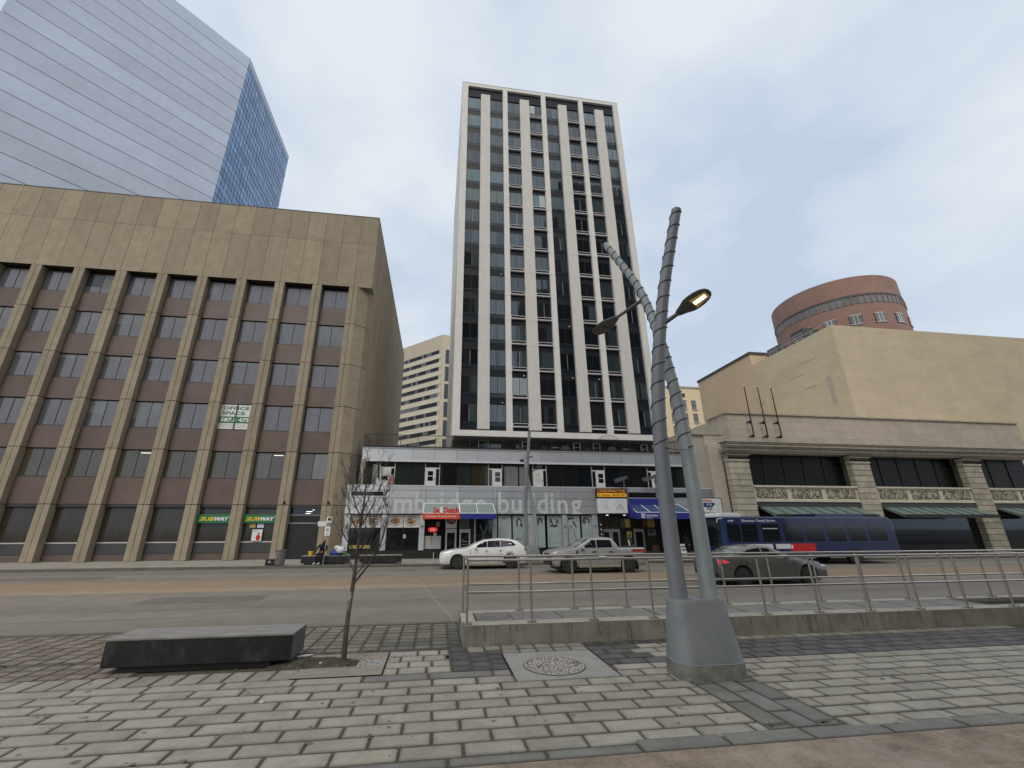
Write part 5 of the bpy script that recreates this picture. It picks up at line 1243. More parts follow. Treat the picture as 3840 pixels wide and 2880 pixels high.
part('banner_sheet', os_, lambda b: (b.box(OX0, OX1, YW + .46, YW + .48, 9.12, 11.0, 'signwhite'), b.box(OX0, OX1, YW + .45, YW + .46, 9.58, 10.08, 'subgreen'), b.box((OX0 + OX1) / 2 - .03, (OX0 + OX1) / 2 + .03, YW + .40, YW + .46, 9.1, 11.03, 'frame_br')))
def ost(b):
    y = YW + .455; text_on(b, 'OFFICE', OX0 + .12, OX1 - .25, 10.62, 10.88, y + .004, 'subgreen', .02); text_on(b, 'SPACE', OX0 + .12, OX1 - .5, 10.22, 10.48, y + .004, 'subgreen', .02); text_on(b, '587.5 475', OX0 + .1, OX1 - .12, 9.68, 9.98, y - .004, 'textwhite', .03)
    for z in (9.45, 9.35, 9.25): b.box(OX0 + .2, OX1 - .3, y, y + .003, z, z + .025, 'logogrey')
part('lettering', os_, ost)
# things behind the shop glass
def poster(b):
    b.box(-12.68, -12.02, YW + .40, YW + .42, 1.23, 1.98, 'signwhite'); b.blob((-12.25, YW + .395, 1.45), (.15, .01, .2), 'redletter', 10, 5); b.blob((-12.24, YW + .392, 1.72), (.06, .01, .08), 'foodb', 8, 4); b.box(-12.6, -12.35, YW + .39, YW + .4, 1.86, 1.9, 'subgreen')
one('window_poster', poster, 'white poster with a person in red in the sandwich shop window', 'poster')
one('menu_board', lambda b: (b.box(-12.95, -12.55, YW + .45, YW + .47, 2.1, 2.36, 'warmyellow'), b.box(-12.45, -12.0, YW + .45, YW + .47, 2.1, 2.36, 'bustext')), 'yellow and pale blue menu boards under the green shop sign', 'menu board')

# ------------------------------------------------------------------ far buildings
def glass_tower():
    t = thing('glass_tower', 'tall blue glass skyscraper behind the brown building', 'building', (-67.07, 105, 0))
    c = Vector((-67.07, 105, 0)); H = 149.9; d = Vector((-math.sin(math.radians(47.3)), -math.cos(math.radians(47.3)), 0))
    def body(b):
        far = c + Vector((0, 38.5, 0)); lf = c + d * 45; lb_ = lf + Vector((-20, 60, 0))
        b.prism([(c.x - .3, c.y + .1), (far.x - .3, far.y), (lb_.x, lb_.y), (lf.x + .2, lf.y + .3)], 0, H - .3, 'bluemul')
    part('wall', t, body)
    def rg(b):
        ny = 22; nz = 62; dy = 38.5 / ny; dz = H / nz; R = random.Random(6)
        for j in range(nz):
            if j > nz - 2: b.raw([(c.x, c.y, j * dz), (c.x, c.y + 38.5, j * dz), (c.x, c.y + 38.5, (j + 1) * dz), (c.x, c.y, (j + 1) * dz)], [(0, 1, 2, 3)], 'paleglass', .8); continue
            for i in range(ny):
                y0, y1, z0, z1 = c.y + i * dy + .10, c.y + (i + 1) * dy - .10, j * dz + .12, (j + 1) * dz - .12; k = R.uniform(.75, 1.25) if (j % 3) else R.uniform(.55, .9); e_ = R.uniform(-.03, .03)
                b.raw([(c.x, y0, z0), (c.x + e_, y1, z0), (c.x + e_, y1, z1), (c.x, y0, z1)], [(0, 1, 2, 3)], 'bluegl', k)
    part('curtain_wall', t, rg, label='blue gridded side of the glass tower')
    def lg(b):
        nz = 31; dz = H / nz; R = random.Random(8); n = Vector((d.y, -d.x, 0)); n = n if n.y < 0 else -n
        for j in range(nz):
            z0, z1 = j * dz + .12, (j + 1) * dz - .02; o = n * .02
            k = R.uniform(.92, 1.06); p, q = c + o, c + o + d * 45
            b.raw([(p.x, p.y, z0), (q.x, q.y, z0), (q.x, q.y, z1), (p.x, p.y, z1)], [(0, 1, 2, 3)], 'paleglass', k)
    part('curtain_wall', t, lg, label='pale reflecting front of the glass tower')
glass_tower()
def mid_office():
    t = thing('beige_office_tower', 'beige office tower with slanting rows of ribbon windows left of the white tower', 'building', (-.09, 130, 0))
    c = Vector((-.09, 130, 0)); H = 65.4; d = Vector((math.sin(math.radians(-46.5)), math.cos(math.radians(-46.5)), 0)); e = Vector((math.sin(math.radians(78)), math.cos(math.radians(78)), 0)); L = 60
    n1 = Vector((d.y, -d.x, 0)); n1 = n1 if n1.y < 0 else -n1
    A, Bq, Cq, D = c, c + d * L, c + d * L + Vector((10, 40, 0)), c + e * 30
    def body(b): b.prism([(A.x, A.y), (D.x, D.y), (D.x, D.y + 30), (Cq.x, Cq.y), (Bq.x, Bq.y)], 0, H, 'beige')
    part('wall', t, body)
    def wq(p, q, z0, z1, m, b, off, tint=1.): o = n1 * off; b.raw([((p + o).x, (p + o).y, z0), ((q + o).x, (q + o).y, z0), ((q + o).x, (q + o).y, z1), ((p + o).x, (p + o).y, z1)], [(0, 1, 2, 3)], m, tint)
    R = random.Random(12)
    for k in range(18):
        z1 = 59.95 - 3.1 * k; z0 = z1 - 1.5
        def rib(b):
            wq(c + d * 1.3, c + d * L, z0, z1, 'farglass', b, .02); s = 1.3
            while s < L: 
                if R.random() < .35: wq(c + d * (s + .1), c + d * (s + 1.1), z0 + .05, z1, 'farglassl', b, .04)
                wq(c + d * s, c + d * (s + .09), z0, z1, 'frame_br', b, .05); s += 1.2
            wq(c + d * .05, c + d * L, z0 - 1.6, z0, 'bandcream', b, .10)
            wq(c + d * 1.3, c + d * L, z0 - .06, z0, 'bandcream', b, .3)
        part('window_band', t, rib)
    def rcol(b):
        n2 = Vector((e.y, -e.x, 0)) * .03; n2 = n2 if n2.y < 0 else -n2
        for k in range(11):
            z1 = 59.95 - 3.1 * 2 * k
            if k < 9:
                p, q = c + e * 1.2 + n2, c + e * 3.4 + n2; b.raw([(p.x, p.y, z1 - 5.2), (q.x, q.y, z1 - 5.2), (q.x, q.y, z1), (p.x, p.y, z1)], [(0, 1, 2, 3)], 'farglass')
    part('window_band', t, rcol)
    part('roof_box', t, lambda b: b.box(-29, -27.4, 152, 154, 55, 65.2, 'textwhite'))
mid_office()
def cream_b():
    t = thing('cream_building', 'cream building with small sash windows seen between the lamp poles and the blank wall', 'building', (52, 80, 0))
    part('wall', t, lambda b: (b.box(43, 57.2, 80, 100, 0, 31.4, 'cream'), b.box(40, 47, 79.9, 100, 24, 31.3, 'stonegrey')))
    part('cornice', t, lambda b: b.box(42.8, 57.4, 79.8, 100.2, 31.4, 31.75, 'stone'))
    for i, x in enumerate((49.6, 52.3, 54.6)):
        for j, z in enumerate((26.5, 23.5, 20.6, 17.7, 14.8)):
            def w(b):
                b.box(x, x + .95, 79.93, 79.98, z, z + 2.0, 'farglassl'); b.box(x - .08, x + .0, 79.9, 80, z, z + 2, 'greydark'); b.box(x, x + .95, 79.9, 79.94, z + .95, z + 1.05, 'greydark'); b.box(x - .15, x + 1.1, 79.8, 80, z - .15, z, 'stone'); b.box(x, x + .95, 79.88, 79.94, z + 1.9, z + 2.02, 'greydark')
            part('window', t, w)
    part('vent', t, lambda b: b.box(52.5, 53.2, 79.9, 80, 29.3, 30.1, 'frame_br'))
cream_b()
def blank():
    t = thing('blank_wall_building', 'large tan building with two stepped blank side walls on the right', 'building', (50, 45, 0))
    def w1(b): b.box(40, 62, 44.9, 56.2, 0, 23.6, 'tanwall'); b.box(39.9, 62, 44.8, 56.3, 23.6, 23.95, 'greydark')
    def w2(b): b.box(40.02, 75, 33.5, 44.88, 0, 22.05, 'roughwall'); b.box(39.9, 40.1, 43.6, 45.0, 0, 17.2, 'roughwall')
    part('wall', t, w1, label='smooth taller tan wall with grey coping'); part('wall', t, w2, label='rough lower tan wall')
    part('patch', t, lambda b: [b.box(40.0, 40.017, y, y + w_, z, z + h, 'stone', .9) for y, w_, z, h in ((36.9, 1.4, 16.5, .12), (35.0, .5, 14, 3), (38, 2, 18.2, .1), (40, 1.5, 13.2, .1), (36, 2.5, 19.4, .1))])
    def rail_(b):
        for y in range(34, 45, 2): b.box(40.2, 40.23, y, y + .03, 22.05, 22.6, 'alulight')
        b.box(40.2, 40.23, 34, 44.8, 22.57, 22.6, 'alulight')
    part('roof_railing', t, rail_)
    for y, h in ((39.4, 2.3), (43.3, 1.9)):
        def ac(b):
            b.box(42, 44.2, y - .9, y + .9, 22.05, 22.05 + h, 'greydark')
            for i in range(6): b.box(41.97, 42, y - .8, y + .8, 22.25 + i * .3, 22.4 + i * .3, 'alu')
            b.cyl((43.1, y, 22.05 + h), .6, .25, 'greydark', n=16)
        part('air_conditioner', t, ac)
blank()
def bricktower():
    t = thing('round_brick_tower', 'round reddish brick tower rising behind the tan wall in the upper right', 'building', (0, 0, 0))
    az = math.radians(44.78) + math.asin(.1); d = 110; R = 11.; cx, cy = d * math.sin(az), d * math.cos(az); H = 2 + .4312 * math.sqrt(d * d - R * R)
    t.location = (cx, cy, 0)
    part('wall', t, lambda b: b.tube([(cx, cy, 0), (cx, cy, H)], R, 'brickt', 64, smooth=True))
    def bandz(z0, z1, m, off):
        def f(b): b.tube([(cx, cy, z0), (cx, cy, z1)], R + off, m, 64, smooth=True, caps=True)
        return f
    part('cornice', t, bandz(H - 4.4, H - 4.0, 'greydark', .12)); part('window_band', t, bandz(H - 6.0, H - 4.4, 'farglassl', .05))
    for k in range(64):
        a = 2 * PI * k / 64
        if math.sin(a) < .6: part('mullion', t, lambda b: b.tube([(cx + (R + .08) * math.cos(a), cy + (R + .08) * math.sin(a), H - 6), (cx + (R + .08) * math.cos(a), cy + (R + .08) * math.sin(a), H - 4.4)], .12, 'brickt', 4, smooth=False))
    for row in range(6):
        for k in range(14):
            a = PI + .25 + k * .36 + (.0 if row % 2 == 0 else .0); z = H - 9.3 - row * 3.9
            if a > 2 * PI + .6: continue
            def w(b):
                p = Vector((math.cos(a), math.sin(a), 0)); q = Vector((-math.sin(a), math.cos(a), 0)); c = Vector((cx, cy, z)) + p * (R + .02)
                for s, h, o, m in ((1.0, 1.05, 0, 'greydark'), (.9, .95, .06, 'farglassl')):
                    P = [c + q * s + Vector((0, 0, -h)) + p * o, c - q * s + Vector((0, 0, -h)) + p * o, c - q * s + Vector((0, 0, h)) + p * o, c + q * s + Vector((0, 0, h)) + p * o]; b.raw(P, [(0, 1, 2, 3)], m)
                for s in (-.3, .3): b.tube([c + q * s + Vector((0, 0, -.95)) + p * .08, c + q * s + Vector((0, 0, .95)) + p * .08], .05, 'textwhite', 4)
                for zz in (-.95, .95): b.tube([c + q * .95 + Vector((0, 0, zz)) + p * .08, c - q * .95 + Vector((0, 0, zz)) + p * .08], .06, 'textwhite', 4)
            part('window', t, w)
bricktower()

# ------------------------------------------------------------------ the stone bank building
def stonebank():
    t = thing('stone_bank_building', 'old tan stone building with rusticated pilaster and carved frieze behind the bus', 'building', (35, 34, 0)); Y = 30.6; R = random.Random(3)
    def w(b):
        b.box(24.05, 54, Y + .35, 33.4, 7.86, 11.2, 'stonegrey'); b.box(24.05, 54, Y + 1.0, 33.4, 0, 7.86, 'stonegrey'); b.box(24.2, 39.9, 33.4, 44, 0, 11.1, 'stonegrey')
        for i, z in enumerate((8.62, 9.28, 9.94, 10.6)):   # ashlar courses of the attic
            x = 24.03 - (.5 if i % 2 else 0)
            while x < 54: b.box(max(x, 24.03) + .004, min(x + 1.3, 54) - .004, Y + .28, Y + .36, z + .004, z + .656, 'stone', R.uniform(.94, 1.05)); x += 1.3
        for i in range(5): b.box(23.99, 24.05, Y + .28, Y + 1.4, 8.62 + i * .55, 9.16 + i * .55, 'stone', R.uniform(.9, 1.02))
        b.box(23.85, 54, Y + .15, 33.5, 11.2, 11.32, 'stoneold')
        for i in range(24): # plain wall left of the pilaster
            z = i * .36; x = 22.2
            while x < 24.4: b.box(x + .003, x + .95, Y + .75, Y + .85, z + .003, z + .357, 'stone', R.uniform(.92, 1.06)); x += .953
        b.box(22.2, 24.4, Y + .8, Y + 3, 0, 8.6, 'stonegrey')
    part('wall', t, w)
    def cor(b):
        for k, (z0, z1, p) in enumerate(((7.85, 8.0, .10), (8.0, 8.22, .22), (8.22, 8.34, .32), (8.34, 8.55, .46), (8.55, 8.62, .55))): b.box(23.4 - p * .6, 54, Y + .1 - p, Y + .4, z0, z1, 'stoneold', R.uniform(.85, 1.))
        b.box(22.9, 54, Y - .48, Y + .4, 8.62, 8.66, 'stonejoint')
    part('cornice', t, cor)
    for x0 in (23.3, 34.6, 45.9):
        def pil_(b):
            z = 0
            while z < 7.1: 
                for (a, c) in ((x0, x0 + .62), (x0 + .62, x0 + 1.8)) if int(z / .47) % 2 else ((x0, x0 + 1.1), (x0 + 1.1, x0 + 1.8)): b.box(a + .003, c - .003, Y, Y + .5, z + .02, z + .45, 'stoneold', R.uniform(.85, 1.12))
                z += .47
            b.box(x0 + .03, x0 + 1.77, Y + .05, Y + 1.0, 0, 7.3, 'stonejoint'); b.box(x0 + 1.0, x0 + 1.76, Y + .5, Y + 1.0, 0, 7.84, 'stoneold')
            b.box(x0 - .05, x0 + 1.85, Y - .05, Y + .5, 7.15, 7.3, 'stoneold'); b.box(x0, x0 + 1.8, Y, Y + .5, 7.3, 7.62, 'stoneold', .75)
            for i in range(6): b.blob((x0 + .25 + i * .26, Y, 7.46), (.08, .07, .12), 'stonejoint', 8, 5)
            b.box(x0 - .14, x0 + 1.94, Y - .14, Y + .5, 7.62, 7.72, 'stoneold'); b.box(x0 - .2, x0 + 2.0, Y - .2, Y + .5, 7.72, 7.84, 'stonejoint')
        part('pilaster', t, pil_)
    for x0, x1 in ((25.1, 34.6), (36.4, 45.9), (47.7, 54)):
        def bay(b):
            b.box(x0, x1, Y + .9, Y + .95, 5.2, 7.84, 'deepwin'); b.box(x0, x1, Y + .85, Y + .9, 6.9, 6.96, 'black')
            n = int((x1 - x0) / 2.2)
            for i in range(1, n + 1): x = x0 + (x1 - x0) * i / (n + 1); b.box(x, x + .06, Y + .84, Y + .9, 5.2, 7.84, 'black')
        part('window', t, bay)
        def fr(b):
            b.box(x0, x1, Y + .12, Y + 1.0, 4.0, 5.2, 'relief'); b.box(x0, x1, Y, Y + .2, 5.1, 5.24, 'relief'); b.box(x0, x1, Y + .02, Y + .2, 3.96, 4.1, 'relief')
            n = int((x1 - x0) / 2.4); dx = (x1 - x0) / n
            for i in range(n):
                a = x0 + i * dx; b.box(a + .22, a + dx - .22, Y + .105, Y + .12, 4.22, 4.98, 'reliefdark')
                rr = random.Random(i + 5)
                for _ in range(80):
                    cx, cz = a + .3 + rr.random() * (dx - .6), 4.3 + rr.random() * .6; q = rr.uniform(0, 6.28); r = rr.uniform(.05, .16)
                    b.tube([(cx + r * math.cos(q + s * .8), Y + .10, cz + r * math.sin(q + s * .8)) for s in range(4)], rr.uniform(.012, .028), 'relief', 5)
        part('carved_frieze', t, fr)
        def can(b):
            b.box(x0, x1, Y + .1, Y + .5, 3.6, 3.96, 'greydark'); b.box(x0, x1, Y + .55, Y + .7, 0, 3.6, 'shopdark')
            b.prism([(Y + .3, 3.6), (Y + .3, 3.5), (Y - 1.4, 2.7), (Y - 1.4, 2.95), (Y + .2, 3.62)], x0 + .35, x1 - .4, 'greenroof', 'x')
            b.box(x0 + .3, x1 - .35, Y - 1.45, Y - 1.38, 2.7, 2.97, 'black')
            x = x0 + 1.3
            while x < x1 - .5: b.tube([(x, Y + .2, 3.64), (x, Y - 1.4, 2.97)], .03, 'greydark', 5); x += 1.1
        part('canopy', t, can)
stonebank()
def wing():
    t = thing('stone_wing_building', 'narrow plain stone building wedged between the podium and the bank', 'building', (22.8, 34, 0))
    def w(b):
        b.box(21.2, 24.2, 31.85, 40, 5.0, 9.5, 'stonegrey'); b.box(23.16, 24.2, 31.75, 33, 0, 9.5, 'stonegrey')
        R = random.Random(4)
        for i in range(20):
            b.box(22.25, 24.0, 31.72, 31.86, 5.06 + i * .225 * 2, 5.5 + i * .225 * 2, 'stone', R.uniform(.93, 1.05)) if i < 10 else None
    part('wall', t, w); part('coping', t, lambda b: b.box(21.15, 24.3, 31.65, 40, 9.52, 9.64, 'stoneold'))
wing()
for k, (x, l) in enumerate(((25.8, 'left of the three black flagpoles on the stone wall'), (27.07, 'middle one of the three black flagpoles on the stone wall'), (28.34, 'right of the three black flagpoles on the stone wall'))):
    if k == 0:
        fp = thing('flagpole', l, 'flagpole', (x, 30.8, 9.1), 'flagpoles on the stone building')
        part('pole', fp, lambda b: b.tube([(x, 30.3, 9.1), (x, 30.3, 13.5)], [.06, .04], 'poledark', 10)); part('finial', fp, lambda b: b.blob((x, 30.3, 13.56), (.07, .07, .07), 'chrome', 10, 6))
        for (y, z) in ((30.42, 9.2), (30.42, 10.4)): part('bracket', fp, lambda b: (b.blob((x - .05, y, z), (.14, .12, .14), 'black', 10, 6), b.tube([(x, y, z), (x, 30.9, z + .05)], .045, 'black', 6)))
    else: dup(fp, (x, 30.8, 9.1), l)
# buildings across the plaza, behind the viewer: only seen mirrored in the windows
def refl(x0, x1, y0, y1, h, label, mw='reflconc'):
    t = thing('office_block', label, 'building', ((x0 + x1) / 2, (y0 + y1) / 2, 0)); part('wall', t, lambda b: b.box(x0, x1, y0, y1, 0, h, mw))
    def w(b):
        n = int((x1 - x0) / 3); m = int(h / 3.6); dx = (x1 - x0) / n
        for i in range(n):
            for j in range(1, m): b.box(x0 + i * dx + .5, x0 + (i + 1) * dx - .5, y1, y1 + .04, j * 3.6, j * 3.6 + 2.1, 'reflglass')
    o = part('window', t, w); o['kind'] = 'stuff'
refl(-13, 11, -50, -28, 77, 'dark office block behind the viewer, mirrored in the left tower windows')
refl(24, 33, -50, -28, 66, 'narrow dark office block behind the viewer, mirrored in the middle tower windows')
refl(34.5, 70, -52, -30, 108, 'tallest dark office block behind the viewer, mirrored in the right tower windows')
# ------------------------------------------------------------------ vehicles
def interp(T, x):
    if x <= T[0][0]: return T[0][1:]
    for a, c in zip(T, T[1:]):
        if x <= c[0]:
            t = (x - a[0]) / (c[0] - a[0]); t = t * t * (3 - 2 * t) * .35 + t * .65
            return tuple(p + (q - p) * t for p, q in zip(a[1:], c[1:]))
    return T[-1][1:]
def vehicle(name, label, cat, x0, ynear, W, T, wheels, wr, mbody, wins, screens, cab, zg=-.15, rimm='rim', glassm='carglass', dup_=None, group=None, extra=None, flip=False, dirt=None):
    """T: list of (x from front, z_bottom, z_belt, z_top, halfwidth factor at plan). Local x runs from the front backwards; flip mirrors it."""
    L = T[-1][0]; yc = ynear + W / 2
    X = (lambda s: x0 + s) if not flip else (lambda s: x0 + L - s)
    t = thing(name, label, cat, (x0 + L / 2, yc, zg), group)
    st = sorted(set([T[0][0] + (L) * i / 64 for i in range(65)] + [q[0] for q in T])); hw = W / 2
    def sec(s):
        zb, zbelt, ztop, pf = interp(T, s); w = hw * pf
        P = [(w * .80, zb), (w * .95, zb + .05), (w * .99, zb + .25 * (zbelt - zb)), (w, zb + .6 * (zbelt - zb)), (w * .985, zb + .85 * (zbelt - zb)), (w * .94, zbelt)]
        if ztop > zbelt + .06:
            k = min(1, (ztop - zbelt) / .4); P += [(w * (.94 - .07 * k), zbelt + .45 * (ztop - zbelt)), (w * (.94 - .15 * k), ztop - .06 * k), (w * (.94 - .24 * k), ztop - .015), (0, ztop + .012)]
        else: P += [(w * .86, zbelt + .3 * (ztop - zbelt) + .01), (w * .74, ztop - .01), (w * .5, ztop + .006), (0, ztop + .012)]
        return P
    def side_y(s, z):
        P = sec(s)
        for (a, za), (c, zc) in zip(P, P[1:]):
            if za <= z <= zc + 1e-6 and zc > za: return a + (c - a) * (z - za) / (zc - za)
        return P[-2][0]
    def body(b):
        vs = []; n = 10; m = 2 * n
        for s in st:
            P = sec(s); ring = [(X(s), yc - y, zg + z) for y, z in P] + [(X(s), yc + y, zg + z) for y, z in P[::-1]]
            vs += ring
        fs = []
        for i in range(len(st) - 1):
            for j in range(m): q = (i * m + j, i * m + (j + 1) % m, (i + 1) * m + (j + 1) % m, (i + 1) * m + j); fs.append(q if not flip else q[::-1])
        b.raw(vs, fs, mbody, smooth=True); e0 = tuple(range(m)); e1 = tuple(range((len(st) - 1) * m, len(st) * m))
        b.raw(vs, [e0[::-1] if not flip else e0], mbody); b.raw(vs, [e1 if not flip else e1[::-1]], mbody)
    bo = MB(); body(bo); o = bo.build('body', t)
    # wheel arches cut for real
    cu = MB()
    for wx in wheels: cu.tube([(X(wx), yc - hw - .2, zg + wr + .01), (X(wx), yc + hw + .2, zg + wr + .01)], wr + .075, 'trim', 28, smooth=False)
    co = cu.build('cut', t)
    for ob in (o, co):
        bm = bmesh.new(); bm.from_mesh(ob.data); bmesh.ops.remove_doubles(bm, verts=bm.verts, dist=.0005); bmesh.ops.recalc_face_normals(bm, faces=bm.faces); bm.to_mesh(ob.data); bm.free()
    md = o.modifiers.new('b', 'BOOLEAN'); md.operation = 'DIFFERENCE'; md.object = co; md.solver = 'EXACT'
    dg = bpy.context.evaluated_depsgraph_get(); dg.update(); me = bpy.data.meshes.new_from_object(o.evaluated_get(dg)); o.modifiers.clear(); o.data = me; bpy.data.objects.remove(co)
    if 'tint' not in me.attributes:
        pass
    part('underbody', t, lambda b: b.box(X(.35), X(L - .35), yc - hw * .8, yc + hw * .8, zg + .16, zg + .42, 'trim'))
    for side in (-1, 1):
        for nm, poly, gm in wins:
            def f(b):
                Q = []
                for (ax, az), (cx, cz) in zip(poly, poly[1:] + poly[:1]):
                    for i in range(3): tt = i / 3; Q.append((ax + (cx - ax) * tt, az + (cz - az) * tt))
                P = [(X(s), yc + side * (side_y(s, z) + .008), zg + z) for s, z in Q]; P2 = [(X(s), yc + side * (side_y(s, z) - .03), zg + z) for s, z in Q]
                n = len(P); cxm = (sum(p[0] for p in P) / n, sum(p[1] for p in P) / n, sum(p[2] for p in P) / n)
                b.raw(P + [cxm], [(i, (i + 1) % n, n) for i in range(n)], gm or glassm); b.raw(P + P2, [(i, (i + 1) % n, n + (i + 1) % n, n + i) for i in range(n)], 'trim')
            part(nm, t, f)
        for wx in wheels:
            w = MB(); y0 = yc + side * (hw - .005); y1 = yc + side * (hw - .23)
            w.tube([(X(wx), y0, zg + wr), (X(wx), y0 - side * .03, zg + wr), (X(wx), y1, zg + wr)], [wr - .035, wr, wr], 'tyre', 28)
            wo_ = w.build('wheel', t)
            def rim(b):
                b.cyl((X(wx), y0 + side * .004, zg + wr), wr * .66, -side * .02, rimm, 'y', 24)
                for k in range(5): a = 2 * PI * k / 5 + .3; c = Vector((X(wx), y0 + side * .012, zg + wr)); u = Vector((math.cos(a), 0, math.sin(a))); v_ = Vector((-u.z, 0, u.x)); b.raw([c + u * wr * .12 + v_ * .05, c + u * wr * .6 + v_ * .045, c + u * wr * .6 - v_ * .045, c + u * wr * .12 - v_ * .05], [(0, 1, 2, 3)], 'rim' if rimm == 'rimdark' else 'rimdark')
                b.cyl((X(wx), y0 + side * .02, zg + wr), wr * .14, -side * .02, 'rim', 'y', 12)
            part('rim', wo_, rim)
    for nm, (s0, z0, s1, z1, wf) in screens:
        def f(b):
            n = 6; P = []
            for k in range(n + 1):
                tt = k / n; s = s0 + (s1 - s0) * tt; z = z0 + (z1 - z0) * tt; w = min(side_y(s, z) * wf, hw * .9)
                off = .02; P.append((X(s), w, zg + z + off))
            vs = [(x, yc - w, z) for x, w, z in P] + [(x, yc + w, z) for x, w, z in P]
            b.raw(vs, [(k, k + 1, n + 2 + k, n + 1 + k) for k in range(n)], glassm)
        part(nm, t, f)
    if extra: extra(t, X, yc, hw, zg, side_y)
    return t
def suv():
    T = [(0, .34, .60, .66, .70), (.06, .24, .80, .84, .84), (.25, .22, .86, .93, .93), (.7, .21, .92, 1.02, .985), (1.3, .20, .99, 1.08, 1), (1.62, .20, 1.02, 1.14, 1), (2.1, .20, 1.05, 1.36, 1), (2.6, .20, 1.07, 1.535, 1), (3.3, .20, 1.09, 1.60, 1), (4.0, .20, 1.10, 1.575, 1), (4.45, .22, 1.10, 1.48, .99), (4.75, .24, 1.08, 1.25, .97), (4.9, .26, .95, 1.06, .94), (4.97, .34, .72, .80, .86)]
    wins = [('window', [(1.94, 1.12), (2.66, 1.14), (2.68, 1.46), (2.48, 1.43), (2.2, 1.29)], 'carglass'), ('window', [(2.69, 1.14), (3.42, 1.15), (3.41, 1.51), (2.71, 1.47)], 'carglass2'), ('window', [(3.45, 1.15), (4.16, 1.21), (4.36, 1.25), (4.08, 1.45), (3.45, 1.51)], 'carglass2')]
    def ex(t, X, yc, hw, zg, sy):
        for side in (-1, 1):
            part('headlight', t, lambda b: b.blob((X(.24), yc + side * hw * .78, zg + .76), (.20, .12, .07), 'headl', 10, 6)); part('taillight', t, lambda b: b.blob((X(4.86), yc + side * hw * .84, zg + 1.0), (.12, .10, .055), 'tail', 10, 6))
            part('mirror', t, lambda b: (b.blob((X(2.02), yc + side * (hw + .08), zg + 1.12), (.10, .10, .075), 'carwhite', 10, 6), b.box(X(1.98), X(2.05), yc + side * (hw - .08), yc + side * (hw + .02), zg + 1.06, zg + 1.09, 'trim')))
            for s in (2.55, 3.35): part('door_handle', t, lambda b: b.box(X(s), X(s + .16), yc + side * (hw + .004), yc + side * (hw + .03), zg + .96, zg + .985, 'chrome'))
            part('door_seam', t, lambda b: [b.box(X(s), X(s) + .012, yc + side * (sy(s, .7) - .004), yc + side * (sy(s, .7) + .004), zg + .32, zg + 1.04, 'trim') for s in (1.72, 2.65, 3.42)])
            part('sill', t, lambda b: b.box(X(1.5), X(3.7), yc + side * hw * .95, yc + side * hw * 1.005, zg + .20, zg + .30, 'cardirt'))
            part('fog_light', t, lambda b: b.blob((X(.07), yc + side * hw * .66, zg + .40), (.06, .12, .06), 'black', 8, 5))
        part('grille', t, lambda b: b.box(X(-.005), X(.05), yc - .45, yc + .45, zg + .5, zg + .72, 'trim'))
    vehicle('white_suv', 'dusty white crossover car driving left on the far side of the road', 'car', .30, 24.83, 1.95, T, (1.02, 3.99), .355, 'carwhite', wins, [('windshield', (1.72, 1.12, 2.42, 1.45, .92)), ('rear_window', (4.45, 1.42, 4.78, 1.16, .85))], None, rimm='rim', extra=ex)
suv()
